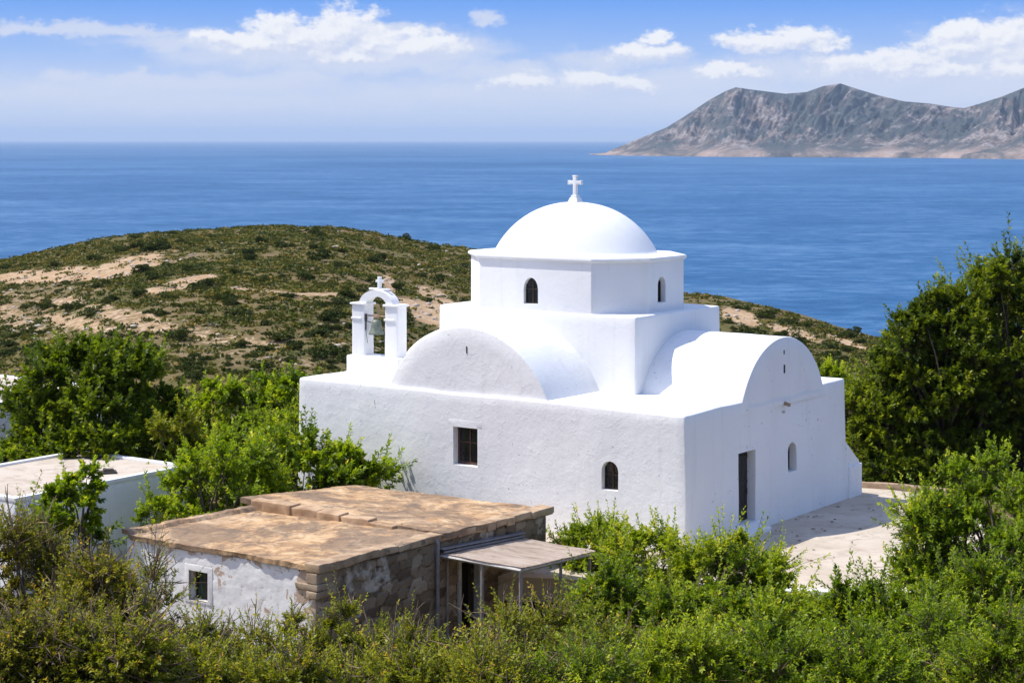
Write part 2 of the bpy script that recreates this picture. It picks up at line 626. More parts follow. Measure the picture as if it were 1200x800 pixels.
def make_white_stone():
    m, t, b = mat('flaking_whitewash_on_rubble')
    c = oco(t)
    cell = t.attr('cell')
    joint = t.attr('joint')
    n1 = t.noise(c, 2.0, 5, 0.65)
    n2 = t.noise(c, 8, 5, 0.65)
    s = t.new('ShaderNodeSeparateXYZ')
    t.put(s.inputs[0], c)
    white = t.mix(t.map(n1, 0.3, 0.7), (0.74, 0.73, 0.715), (0.82, 0.815, 0.80))
    earth = t.mix(n2, (0.30, 0.18, 0.095), (0.52, 0.38, 0.25))
    gap = t.math('MULTIPLY', t.map(joint, 0.11, 0.03), t.map(t.noise(c, 1.6, 5, 0.65), 0.42, 0.60))
    # bare stone near the roof line and the outer corner
    bare = t.math('ADD', t.map(s.outputs[2], 1.05, 1.5, 0, 0.10), t.map(s.outputs[0], -1.0, 0.0, 0, 0.16))
    flake = t.map(t.math('ADD', t.noise(c, 1.9, 6, 0.7, 0.5), bare), 0.585, 0.64)
    k = t.math('MAXIMUM', t.math('MULTIPLY', gap, 0.62), t.math('MULTIPLY', flake, 0.85))
    t.put(b.inputs['Base Color'], t.mix(k, white, earth))
    b.inputs['Roughness'].default_value = 0.92
    b.inputs['Specular IOR Level'].default_value = 0.2
    t.put(b.inputs['Normal'], bump(t, t.math('ADD', n1, t.math('MULTIPLY', n2, 0.5)), 0.32, 0.03))
    return m


M['white_stone'] = make_white_stone()


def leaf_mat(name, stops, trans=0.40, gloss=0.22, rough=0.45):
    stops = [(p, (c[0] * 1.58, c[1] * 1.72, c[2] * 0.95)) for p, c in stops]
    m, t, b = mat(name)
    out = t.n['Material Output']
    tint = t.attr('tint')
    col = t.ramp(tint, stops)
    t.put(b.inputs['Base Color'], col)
    b.inputs['Roughness'].default_value = rough
    b.inputs['Specular IOR Level'].default_value = gloss
    tr = t.new('ShaderNodeBsdfTranslucent')
    t.put(tr.inputs['Color'], t.mix(1.0, col, (1.5, 1.5, 0.55), 'MULTIPLY'))
    mx = t.new('ShaderNodeMixShader')
    mx.inputs[0].default_value = trans
    t.l.new(b.outputs[0], mx.inputs[1])
    t.l.new(tr.outputs[0], mx.inputs[2])
    t.l.new(mx.outputs[0], out.inputs['Surface'])
    return m


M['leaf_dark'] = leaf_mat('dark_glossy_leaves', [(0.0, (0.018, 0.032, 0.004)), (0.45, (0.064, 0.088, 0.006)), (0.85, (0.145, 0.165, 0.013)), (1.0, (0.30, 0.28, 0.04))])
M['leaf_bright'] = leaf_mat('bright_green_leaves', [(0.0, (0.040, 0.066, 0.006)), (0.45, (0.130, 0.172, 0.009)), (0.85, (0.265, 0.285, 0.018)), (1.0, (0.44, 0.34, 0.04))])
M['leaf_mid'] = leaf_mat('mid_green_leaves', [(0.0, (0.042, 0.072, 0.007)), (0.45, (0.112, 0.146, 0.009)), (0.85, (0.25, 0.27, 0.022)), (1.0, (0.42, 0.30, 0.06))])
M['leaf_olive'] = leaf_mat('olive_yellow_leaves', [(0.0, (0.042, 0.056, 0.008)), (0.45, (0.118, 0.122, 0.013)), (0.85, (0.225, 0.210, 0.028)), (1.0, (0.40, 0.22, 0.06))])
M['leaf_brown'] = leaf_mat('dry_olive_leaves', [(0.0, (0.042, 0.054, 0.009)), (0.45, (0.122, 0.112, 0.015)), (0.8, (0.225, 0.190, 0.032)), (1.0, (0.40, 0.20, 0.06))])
M['leaf_juniper'] = leaf_mat('deep_green_sprays', [(0.0, (0.014, 0.025, 0.004)), (0.45, (0.068, 0.088, 0.007)), (0.85, (0.165, 0.178, 0.015)), (1.0, (0.27, 0.24, 0.035))])
M['scrub'] = leaf_mat('hill_scrub_leaves', [(0.0, (0.022, 0.031, 0.010)), (0.35, (0.050, 0.053, 0.015)), (0.6, (0.082, 0.075, 0.021)), (0.85, (0.118, 0.092, 0.033)), (1.0, (0.17, 0.108, 0.05))], 0.15, 0.15, 0.7)

# ------------------------------------------------------------------ terrain
RIDGE = np.array([(-900, 420), (-500, 400), (-250, 365), (-100, 335), (0, 306), (60, 293), (120, 280), (180, 273), (240, 269), (330, 266), (400, 269), (450, 278), (500, 287), (560, 294),
                  (640, 308), (720, 325), (800, 346), (850, 352), (900, 365), (950, 379), (1000, 394), (1040, 403), (1100, 418), (1200, 450), (1500, 520), (2200, 600)], float)


def ridge(px):
    y = np.interp(px, RIDGE[:, 0], RIDGE[:, 1])
    Rd = np.interp(px, [-900, 560, 850, 1040, 1600], [330, 330, 275, 225, 200])
    z = EYE - (y - HZ) / F * Rd
    return Rd, z


NEAR_Y = [-60, -10, 0, 8, 12, 20, 24, 28, 32, 36, 40, 46, 66, 90, 120]
NEAR_Z = [9.4, 9.2, 9.1, 7.2, 5.9, 3.9, 2.9, 1.8, 0.7, -0.5, -1.1, -1.1, -1.2, -5.5, -10.0]


def ground(x, y):
    x, y = np.asarray(x, float), np.asarray(y, float)
    z = np.interp(y, NEAR_Y, NEAR_Z)
    # courtyard and church knoll
    k = sstep(-0.5, 3.5, x) * sstep(43.8, 46.5, y) * (1 - sstep(68, 82, y)) * (1 - sstep(20, 30, x))
    z = z * (1 - k) + (-0.06) * k
    # shoulder of ground on the left of the foreground
    z = z + 1.1 * sstep(-3, -6.5, x) * sstep(22, 27, y) * (1 - sstep(34, 41, y))
    px = 600 + F * x / np.maximum(y, 20)
    Rd, zr = ridge(px)
    zv = np.minimum(-10.0, zr - 5.0) - 2 * sstep(800, 1100, px)
    t = np.clip((y - 120) / (Rd - 120), 0, 1)
    hill = zv + (zr - zv) * (t ** 0.85) * (2 - t ** 0.85)
    over = np.maximum(y - Rd, 0)
    hill = hill - 0.0035 * over ** 2 * (over < 60) - (0.0035 * 3600 + 0.42 * (over - 60)) * (over >= 60)
    hill = np.maximum(hill, SEA - 15)
    nz = fbm(x / 42, y / 34, 0, 5, 4) * 1.3 + fbm(x / 9, y / 9, 0, 9, 3) * 0.35
    hk = sstep(95, 150, y)
    far = z * (1 - hk) + hill * hk
    far = far + nz * hk * (0.35 + 0.65 * sstep(0, 60, np.abs(y - Rd))) + fbm(x / 3, y / 3, 0, 3, 3) * 0.12 * (1 - k) * (1 - hk)
    return far


def px_of(x, y, z):
    return 600 + F * x / y, HZ + (EYE - z) / y * F


def bare_mask(x, y):
    """pale tilled earth and worn rock, as areas of the hillside (px, row, rx, ry, slope)"""
    z = ground(x, y)
    px, py = px_of(x, y, z)
    out = np.zeros_like(px)
    wob = fbm(x / 6, y / 10, 0, 21, 4)
    for cx, cy, rx, ry, sl, w in [(75, 322, 95, 9, -0.06, 1), (150, 307, 40, 6, -0.2, .9), (208, 334, 44, 6, -0.22, 1), (100, 318, 120, 5, -0.12, .6), (40, 350, 60, 8, 0.2, .45), (150, 372, 90, 12, 0.25, .55),
                                  (90, 378, 60, 9, 0.2, .6), (240, 392, 90, 10, 0.15, .5), (500, 365, 60, 14, 0.25, .8), (515, 352, 30, 12, 0.5, .7), (455, 335, 10, 14, 0.4, .7),
                                  (330, 420, 110, 9, 0.1, .42), (440, 410, 80, 9, 0.2, .42), (870, 372, 26, 10, 0.3, .9), (930, 390, 40, 8, 0.3, .8), (990, 400, 30, 5, 0.3, .6), (15, 372, 40, 14, 0.2, .5), (60, 372, 130, 26, 0.1, .40), (230, 395, 150, 28, 0.1, .36), (420, 380, 80, 22, 0.1, .34), (120, 345, 120, 10, 0.1, .34),
                                  (230, 300, 60, 4, 0.0, .4), (300, 340, 60, 3, 0.1, .5), (390, 345, 60, 3, 0.0, .6)]:
        d = ((px - cx) / rx) ** 2 + ((py - cy - sl * (px - cx)) / ry) ** 2
        out = np.maximum(out, w * (1 - sstep(0.5, 1.25, d + wob * 0.7)))
    return out


ys = np.concatenate([np.arange(-60, 20, 4.0), np.arange(20, 70, 1.0), np.arange(70, 140, 2.0), np.arange(140, 300, 1.5), np.arange(300, 346, 1.0), np.arange(346, 420, 4), np.arange(420, 620, 20)])
ts = np.concatenate([np.linspace(-1.2, -0.36, 60)[:-1], np.linspace(-0.36, 0.36, 480), np.linspace(0.36, 1.2, 60)[1:]])
YY, TT = np.meshgrid(ys, ts, indexing='ij')
XX = TT * (np.maximum(YY, 20) + 20)
ZZ = ground(XX, YY)
ny, nt = YY.shape
idx = np.arange(ny * nt).reshape(ny, nt)
quads = np.stack([idx[:-1, :-1], idx[:-1, 1:], idx[1:, 1:], idx[1:, :-1]], -1).reshape(-1, 4)
terrain_me = mesh_np('ground', np.stack([XX, YY, ZZ], -1).reshape(-1, 3), quads, True)
bm_attr = terrain_me.attributes.new('bare', 'FLOAT', 'POINT')
hm = sstep(100, 140, YY.ravel())
bare_all = bare_mask(XX.ravel(), np.maximum(YY.ravel(), 20)) * hm
bm_attr.data.foreach_set('value', bare_all.astype(np.float32))
m, t, b = mat('dry_island_ground')
g = t.new('ShaderNodeNewGeometry').outputs['Position']
n1 = t.noise(g, 0.06, 5, 0.6)
n2 = t.noise(g, 0.33, 5, 0.65)
n3 = t.noise(g, 1.4, 4, 0.6)
veg = t.ramp(t.math('ADD', t.math('MULTIPLY', n1, 0.5), t.math('MULTIPLY', n2, 0.5)), [(0.32, (0.070, 0.070, 0.023)), (0.45, (0.108, 0.095, 0.036)), (0.56, (0.175, 0.126, 0.066)), (0.68, (0.26, 0.18, 0.11))])
veg = t.mix(t.math('MULTIPLY', t.map(n3, 0.5, 0.7), 0.5), veg, (0.055, 0.055, 0.022))
soil = t.mix(t.map(n2, 0.35, 0.65), (0.33, 0.215, 0.120), (0.40, 0.285, 0.175))
soil = t.mix(t.map(n3, 0.54, 0.64), soil, (0.48, 0.38, 0.28))
k = t.map(t.math('ADD', t.attr('bare'), t.math('MULTIPLY', t.math('SUBTRACT', n3, 0.5), 0.9)), 0.38, 0.62)
t.put(b.inputs['Base Color'], t.mix(k, veg, soil))
b.inputs['Roughness'].default_value = 1.0
b.inputs['Specular IOR Level'].default_value = 0.05
t.put(b.inputs['Normal'], bump(t, t.math('ADD', n2, t.math('MULTIPLY', n3, 0.5)), 0.8, 0.6))
link('ground', terrain_me, m, kind='structure')

# sea
SR = 85000.0
bm = bmesh.new()
bmesh.ops.create_circle(bm, cap_ends=True, segments=256, radius=SR, matrix=Matrix.Translation((0, 0, SEA)))
sea_me = from_bm(bm, 'sea')
m, t, b = mat('sea_water')
g = t.new('ShaderNodeNewGeometry').outputs['Position']
a1 = t.noise(t.vmath('MULTIPLY', g, (1 / 1500, 1 / 1000, 0)), 1.0, 6, 0.62, 0.6)
a2 = t.noise(t.vmath('MULTIPLY', g, (1 / 170, 1 / 110, 0)), 1.0, 6, 0.68, 0.5)
a3 = t.noise(t.vmath('MULTIPLY', g, (1 / 20, 1 / 14, 0)), 1.0, 6, 0.7)
mixn = t.math('ADD', t.math('MULTIPLY', a1, 0.28), t.math('ADD', t.math('MULTIPLY', a2, 0.30), t.math('MULTIPLY', a3, 0.42)))
t.put(b.inputs['Base Color'], t.ramp(mixn, [(0.40, (0.004, 0.058, 0.150)), (0.5, (0.022, 0.102, 0.228)), (0.58, (0.075, 0.172, 0.310))]))
b.inputs['Roughness'].default_value = 0.42
b.inputs['IOR'].default_value = 1.333
b.inputs['Specular IOR Level'].default_value = 0.22
w1 = t.noise(t.vmath('MULTIPLY', g, (1 / 5.0, 1 / 2.6, 0)), 1.0, 5, 0.65)
t.put(b.inputs['Normal'], bump(t, t.math('ADD', w1, a3), 0.9, 1.6))
link('sea', sea_me, m, kind='structure')

# ------------------------------------------------------------------ island across the strait
IS_R = np.array([(690, 183, 9400), (706, 181, 9400), (716, 176, 9300), (740, 166, 9300), (780, 150, 9200), (800, 138, 9200), (830, 118, 9200), (850, 107, 9200), (862, 102.5, 9100), (880, 105, 9100),
                 (920, 110, 9000), (945, 108, 9000), (965, 101, 8900), (985, 98, 8900), (1000, 103, 8800), (1030, 112, 8700), (1060, 119, 8600), (1090, 121.5, 8500), (1112, 125, 8500),
                 (1130, 127, 8400), (1150, 121, 8400), (1175, 113, 8300), (1200, 103, 8300), (1260, 84, 8200), (1350, 80, 8200), (1500, 120, 8200), (1700, 150, 8200), (1800, 186, 8200)], float)
IS_S = np.array([(690, 9350), (706, 8950), (740, 8550), (800, 8250), (850, 8030), (1000, 7750), (1100, 7500), (1200, 7000), (1500, 6600), (1800, 7600)], float)
pxs = np.arange(690, 1500, 1.0)
ss = np.concatenate([np.linspace(-0.02, 1, 230), np.linspace(1, 2.1, 40)[1:]])
SSg, PX = np.meshgrid(ss, pxs, indexing='ij')
shore = np.interp(PX, IS_S[:, 0], IS_S[:, 1]) + 70 * fbm(PX / 42, 0, 0, 71, 3)
rdg = np.interp(PX, IS_R[:, 0], IS_R[:, 2])
zr = EYE - (np.interp(PX, IS_R[:, 0], IS_R[:, 1]) - HZ) / F * rdg
Yi = shore + (rdg - shore) * SSg
Xi = (PX - 600) / F * Yi
hmax = np.maximum(zr - SEA, 0)
sc = np.clip(SSg, 0, 1)
prof = 0.055 * sstep(-0.01, 0.03, sc) + 0.945 * (0.55 * sc + 0.45 * sc ** 1.8)
prof = np.where(SSg > 1, 1 - sstep(1, 2.05, SSg), prof)
# gullies run down from the crest
gx = (PX + (1 - sc) * 55 * (1 + 0.5 * np.sin(PX / 70)))
rg = 1 - np.abs(fbm(gx / 46, sc * 1.4, 0, 33, 5, 0.55)) * 2.2
rg2 = 1 - np.abs(fbm(gx / 17, sc * 3.0, 3, 41, 4, 0.55)) * 2.0
rg3 = 1 - np.abs(fbm(gx / 7, sc * 7.0, 6, 47, 4, 0.6)) * 2.0
env = np.sin(np.pi * np.clip(sc, 0, 1)) ** 0.7
H = hmax * prof * np.clip(1 + env * sstep(0.03, 0.30, sc) * (0.50 * (rg - 0.50) + 0.20 * (rg2 - 0.45) + 0.05 * (rg3 - 0.5)), 0.35, 1.6)
los = (Yi - 0) / rdg
Hlim = (zr - EYE) * los + EYE - SEA                       # nothing in front of the crest stands above it
H = np.where(SSg < 1, np.minimum(H, Hlim * 0.995), H) + fbm(Xi / 60, Yi / 60, 0, 55, 4) * 7 * env
Zi = SEA + np.where(SSg <= 0, -6, np.maximum(H, 4 + 3 * vnoise(PX / 40, 0, 0, 3)))
ny, nt = PX.shape
idx = np.arange(ny * nt).reshape(ny, nt)
quads = np.stack([idx[:-1, :-1], idx[:-1, 1:], idx[1:, 1:], idx[1:, :-1]], -1).reshape(-1, 4)
isl = mesh_np('island', np.stack([Xi, Yi, Zi], -1).reshape(-1, 3), quads, True)
m, t, b = mat('island_rock_and_scrub')
gn = t.new('ShaderNodeNewGeometry')
g = gn.outputs['Position']
s = t.new('ShaderNodeSeparateXYZ')
t.put(s.inputs[0], g)
n1 = t.noise(g, 1 / 420, 6, 0.65, 0.8)
n2 = t.noise(g, 1 / 70, 6, 0.7)
n3 = t.noise(g, 1 / 16, 4, 0.75)
col = t.mix(t.map(n1, 0.42, 0.62), (0.062, 0.074, 0.078), (0.165, 0.122, 0.105))
col = t.mix(t.math('MULTIPLY', t.map(t.math('ADD', t.math('MULTIPLY', n1, 0.45), t.math('MULTIPLY', n2, 0.55)), 0.49, 0.58), 0.85), col, (0.30, 0.265, 0.25))
col = t.mix(t.math('MULTIPLY', t.map(n3, 0.50, 0.60), 0.75), col, (0.040, 0.050, 0.040))
hgt = t.math('ADD', s.outputs[2], t.math('MULTIPLY', t.math('SUBTRACT', n2, 0.5), 40))
shorek = t.math('MULTIPLY', t.map(hgt, SEA + 50, SEA + 8), t.map(n1, 0.36, 0.56))
col = t.mix(t.math('MULTIPLY', shorek, 0.65), col, (0.42, 0.31, 0.25))
t.put(b.inputs['Base Color'], col)
b.inputs['Roughness'].default_value = 1
b.inputs['Specular IOR Level'].default_value = 0.05
t.put(b.inputs['Normal'], bump(t, t.math('ADD', n2, t.math('MULTIPLY', n3, 0.4)), 0.8, 16))
link('island', isl, m, kind='structure')

# ------------------------------------------------------------------ church
RZ = -math.atan2(0.5835, 0.812)
CX, CY = 4.574, 50.0
church = thing('church', 'white domed Greek chapel with barrel vaults standing beside the sunlit courtyard', 'church', (CX, CY, 0), RZ)

UP = 3.64
me = rbox_me('wall_block', (-13.63, 0, -1.6), (0, 9.5, UP), 0.075, 0.22, 0.035, 0.55, 1, batter=0.05)
cut = [profile_cutter(arch_pts(-7.70, -6.83, 1.59, 2.68, False), 'y', 0.0, 0.27),
       profile_cutter(arch_pts(-2.64, -2.11, 1.42, 2.20), 'y', 0.0, 0.20),
       profile_cutter(arch_pts(2.78, 3.76, 0.28, 2.26, False), 'x', 0.0, 0.29),
       profile_cutter(arch_pts(5.70, 6.22, 1.33, 2.17), 'x', 0.0, 0.25),
       profile_cutter(arch_pts(5.42, 5.60, 3.05, 3.13, False), 'x', 0.0, 0.10)]
link('wall_block', carve(me, cut), M['plaster'], church)


def barrel(name, axis, c, R_, zc, zb, p0, p1, rim=0.05, seg=44, amp=0.02, seed=0):
    """solid segment of a cylinder: axis 'y' or 'x', centred at c across, running from p0 (gable) to p1"""
    half = math.acos(min(1, (zb - zc) / R_))
    pts = []
    th = np.linspace(-half, half, seg)
    n = max(3, int(abs(p1 - p0) / 0.18))
    st = np.concatenate(([0, .3, 1], np.linspace(1, 10, n)[1:])) if True else None
    L = p1 - p0
    stn = [p0, p0 + math.copysign(rim * .3, L), p0 + math.copysign(rim, L)] + list(np.linspace(p0 + math.copysign(rim, L), p1, n)[1:])
    V = []
    for i, s_ in enumerate(stn):
        r = R_ - (rim if i == 0 else rim * .3 if i == 1 else 0)
        for a in th:
            V.append((r * math.sin(a), s_, zc + r * math.cos(a)))
    V = np.array(V)
    # caps: concentric inner rings down to the chord centre
    rows = len(stn)
    Q = []
    for i in range(rows - 1):
        for j in range(seg - 1):
            Q.append((i * seg + j, i * seg + j + 1, (i + 1) * seg + j + 1, (i + 1) * seg + j))
    ext = []
    for (ring, s_) in ((0, p0), (rows - 1, p1)):
        prev = [ring * seg + j for j in range(seg)]
        for k in (0.8, 0.6, 0.4, 0.2, 0.02):
            start = len(V) + len(ext)
            for j in range(seg):
                x, _, z = V[ring * seg + j]
                ext.append((x * k, s_, zb + (z - zb) * k))
            cur = [start + j for j in range(seg)]
            for j in range(seg - 1):
                Q.append((prev[j], cur[j], cur[j + 1], prev[j + 1]))
            prev = cur
    V = np.concatenate([V, np.array(ext)])
    if axis == 'y':
        V = np.stack([V[:, 0] + c, V[:, 1], V[:, 2]], 1)
    else:
        V = np.stack([V[:, 1], V[:, 0] + c, V[:, 2]], 1)
    off = np.stack([fbm(V[:, 0] * .7, V[:, 1] * .7, V[:, 2] * .7, seed + i * 13, 3) for i in range(3)], 1)
    V = V + off * amp
    me = mesh_np(name, V, Q)
    bm = bmesh.new()
    bm.from_mesh(me)
    bmesh.ops.recalc_face_normals(bm, faces=bm.faces[:])
    bm.to_mesh(me)
    bm.free()
    sharp(me, 40)
    return me


link('barrel_vault', barrel('barrel_vault', 'y', -7.34, 3.09, 2.43, 3.45, 0.10, 2.9, seed=3), M['plaster'], church)
link('barrel_vault', barrel('barrel_vault', 'x', 5.50, 2.70, 2.54, 3.30, 0.012, -3.4, seed=7), M['plaster'], church)
link('barrel_vault', barrel('barrel_vault', 'y', -6.8, 3.0, 2.3, 3.45, 9.40, 7.3, seed=11), M['plaster'], church)
# apse-like hipped end on the far side of the roof
bm = bmesh.new()
bmesh.ops.create_uvsphere(bm, u_segments=56, v_segments=28, radius=1)
for v in bm.verts:
    v.co = Vector((-10.3 + v.co.x * 2.9, 5.1 + v.co.y * 2.4, 3.5 + v.co.z * 1.62))
    v.co += Vector((0.03, 0.03, 0.03)) * float(vnoise(v.co.x, v.co.y, v.co.z, 4))
bmesh.ops.bisect_plane(bm, geom=bm.verts[:] + bm.edges[:] + bm.faces[:], plane_co=(0, 0, 3.4), plane_no=(0, 0, -1), clear_outer=True)
link('half_dome', from_bm(bm, 'half_dome', 40), M['plaster_smooth'], church)
link('crossing_block', rbox_me('crossing_block', (-10.34, 2.72, 3.3), (-3.24, 7.55, 5.83), 0.06, 0.25, 0.03, 0.6, 5), M['plaster_smooth'], church)


def octagon(cx, cy, hx, hy, ch):
    return [(cx - hx + ch, cy - hy), (cx + hx - ch, cy - hy), (cx + hx, cy - hy + ch), (cx + hx, cy + hy - ch),
            (cx + hx - ch, cy + hy), (cx - hx + ch, cy + hy), (cx - hx, cy + hy - ch), (cx - hx, cy - hy + ch)]


def prism(name, pts, z0, z1, bev=0.03):
    bm = bmesh.new()
    lo = [bm.verts.new((x, y, z0)) for x, y in pts]
    hi = [bm.verts.new((x, y, z1)) for x, y in pts]
    bm.faces.new(lo[::-1])
    bm.faces.new(hi)
    n = len(pts)
    for i in range(n):
        bm.faces.new((lo[i], lo[(i + 1) % n], hi[(i + 1) % n], hi[i]))
    if bev:
        bmesh.ops.bevel(bm, geom=bm.edges[:], offset=bev, segments=3, affect='EDGES', profile=0.6)
    return from_bm(bm, name, 35)


DC = (-6.845, 5.0)
dr = prism('drum', octagon(*DC, 3.245, 2.20, 1.22), 5.6, 7.36, 0.025)
dr = carve(dr, [profile_cutter(arch_pts(-7.22, -6.70, 6.02, 6.80, point=1.35), 'y', 2.80, 0.16),
                profile_cutter(arch_pts(4.49, 4.93, 6.10, 6.86, point=1.2), 'x', -3.60, 0.22)], 35)
link('drum', dr, M['plaster_smooth'], church)
bm = bmesh.new()
o1 = octagon(*DC, 3.27, 2.225, 1.225)
o2 = octagon(*DC, 3.325, 2.28, 1.24)
lv = [(o1, 7.31), (o2, 7.345), (o2, 7.42), (octagon(*DC, 3.26, 2.215, 1.22), 7.45), (octagon(*DC, 2.2, 1.8, 0.8), 7.47)]
rings = [[bm.verts.new((x, y, z)) for x, y in o] for o, z in lv]
for a, c_ in zip(rings, rings[1:]):
    for i in range(8):
        bm.faces.new((a[i], a[(i + 1) % 8], c_[(i + 1) % 8], c_[i]))
bm.faces.new(rings[-1])
bm.faces.new(rings[0][::-1])
bmesh.ops.bevel(bm, geom=[e for e in bm.edges if all(v in rings[2] or v in rings[1] for v in e.verts)], offset=0.02, segments=2, affect='EDGES')
link('cornice', from_bm(bm, 'cornice', 35), M['plaster_smooth'], church)

# dome: segment of a sphere, a little longer than wide, flared where it meets the cornice
h_, na = 1.53, 96
Rs = (1 + (h_ / 2.42) ** 2) / (2 * h_ / 2.42)
V = []
prof = []
phm = math.asin(1 / Rs)
for i in range(29):
    ph = phm * (1 - i / 28)
    prof.append((Rs * math.sin(ph), (Rs * math.cos(ph) - Rs * math.cos(phm)) * 2.42))
prof = [(1.045, -0.03), (1.018, 0.012)] + prof[:-1]
for r_, z_ in prof:
    for j in range(na):
        a = 2 * math.pi * j / na
        x, y = 2.68 * r_ * math.cos(a), 2.07 * r_ * math.sin(a)
        k = 1 + 0.010 * float(vnoise(x * .8 + 5, y * .8, z_ * .8, 2))
        V.append((DC[0] + x * k, DC[1] + y * k, 7.455 + z_ * k))
V.append((DC[0], DC[1], 7.455 + h_))
n = len(prof)
Q = [(i * na + j, i * na + (j + 1) % na, (i + 1) * na + (j + 1) % na, (i + 1) * na + j) for i in range(n - 1) for j in range(na)]
me = bpy.data.meshes.new('dome')
me.from_pydata(V, [], Q + [((n - 1) * na + j, (n - 1) * na + (j + 1) % na, len(V) - 1) for j in range(na)])
me.shade_smooth()
link('dome', me, M['plaster_smooth'], church)
# cross on the dome
zt = 7.455 + h_
bm = bmesh.new()
bmesh.ops.create_cone(bm, cap_ends=True, segments=4, radius1=0.25, radius2=0.17, depth=0.16, matrix=Matrix.Translation((DC[0], DC[1], zt + 0.05)) @ Matrix.Rotation(R(45), 4, 'Z'))
add_box(bm, (DC[0] - .10, DC[1] - .10, zt + .125), (DC[0] + .10, DC[1] + .10, zt + .20), 0.015)
base_o = link('cross_base', from_bm(bm, 'cross_base', 35), M['plaster_smooth'], church)
bm = bmesh.new()
z0 = zt + .19
add_box(bm, (DC[0] - .06, DC[1] - .055, z0), (DC[0] + .06, DC[1] + .055, z0 + .60), 0.012)
add_box(bm, (DC[0] - .225, DC[1] - .052, z0 + .34), (DC[0] + .225, DC[1] + .052, z0 + .45), 0.012)
add_box(bm, (DC[0] - .078, DC[1] - .058, z0 + .565), (DC[0] + .078, DC[1] + .058, z0 + .615), 0.01)
for sg in (-1, 1):
    add_box(bm, (DC[0] + sg * .225 - .022, DC[1] - .057, z0 + .325), (DC[0] + sg * .225 + .022, DC[1] + .057, z0 + .465), 0.01)
link('cross', from_bm(bm, 'cross', 35), M['plaster_smooth'], church)

# belfry
bel = link('belfry', rbox_me('belfry', (-13.44, 1.98, 3.4), (-11.33, 2.74, 4.17), 0.05, 0.2, 0.02, 1, 6), M['plaster_smooth'], church)
for xa in (-13.34, -12.01):
    pil = link('pillar', rbox_me('pillar', (xa, 2.14, 4.1), (xa + .51, 2.60, 5.74), 0.03, 0.16, 0.012, 1.4, int(xa * 7)), M['plaster_smooth'], bel)
    link('capital', rbox_me('capital', (xa - .055, 2.085, 5.725), (xa + .565, 2.655, 5.795), 0.025, 0.2, 0.01, 1.3, 3), M['plaster_smooth'], bel)
    link('band', rbox_me('band', (xa - .012, 2.10, 5.28), (xa + .40, 2.15, 5.345), 0.015, 0.1, 0.012, 4, 9), M['plaster_smooth'], bel)
bm = bmesh.new()
acx, seg = -12.42, 26
ring = []
for i in range(seg + 1):
    a = math.pi * i / seg
    c_, s_ = math.cos(a), math.sin(a)
    ring.append([bm.verts.new((acx + rr * c_, y, 5.74 + hh * s_)) for rr, hh, y in ((.68, .47, 2.20), (.68, .47, 2.54), (.415, .28, 2.54), (.415, .28, 2.20))])
for p, q in zip(ring, ring[1:]):
    for i in range(4):
        bm.faces.new((p[i], p[(i + 1) % 4], q[(i + 1) % 4], q[i]))
bm.faces.new(ring[0])
bm.faces.new(ring[-1][::-1])
link('arch', from_bm(bm, 'arch', 50), M['plaster_smooth'], bel)
bm = bmesh.new()
add_box(bm, (acx - .05, 2.335, 6.15), (acx + .05, 2.445, 6.62), 0.012)
add_box(bm, (acx - .13, 2.34, 6.44), (acx + .13, 2.44, 6.52), 0.012)
add_box(bm, (acx - .40, 2.34, 6.20), (acx + .40, 2.44, 6.265), 0.015)
link('cross', from_bm(bm, 'cross', 35), M['plaster_smooth'], bel)

# buttress at the far end of the doorway side
bm = bmesh.new()
pr = [(9.45, -0.3), (10.45, -0.3), (10.45, 0.98), (10.40, 1.06), (9.45, 1.78)]
fr = [bm.verts.new((0.02, y, z)) for y, z in pr]
bk = [bm.verts.new((-1.2, y, z)) for y, z in pr]
bm.faces.new(fr)
bm.faces.new(bk[::-1])
for i in range(5):
    bm.faces.new((fr[i], fr[(i + 1) % 5], bk[(i + 1) % 5], bk[i]))
bmesh.ops.bevel(bm, geom=bm.edges[:], offset=0.03, segments=2, affect='EDGES')
link('buttress', from_bm(bm, 'buttress', 35), M['plaster'], church)
link('buttress_block', rbox_me('buttress_block', (-1.1, 9.62, -0.3), (0.09, 10.47, 0.97), 0.03, 0.2, 0.015, 1.0, 4), M['plaster'], church)
# door step
link('doorstep', rbox_me('doorstep', (-0.25, 2.55, -0.3), (0.42, 3.98, 0.13), 0.035, 0.2, 0.015, 1.5, 3), M['plaster_smooth'], church)
link('threshold', rbox_me('threshold', (-0.28, 2.70, 0.0), (0.17, 3.84, 0.285), 0.025, 0.2, 0.01, 1.5, 8), M['plaster_smooth'], church)
# raised edging round the square window, and the lintel line above the door
link('window_edging', boxes('window_edging', [((-7.86, -0.012, 2.685), (-6.68, 0.10, 2.90))], 0.012), M['plaster'], church)
link('lintel_line', boxes('lintel_line', [((-0.1, 2.62, 2.42), (0.028, 3.95, 2.47))], 0.012), M['plaster'], church)


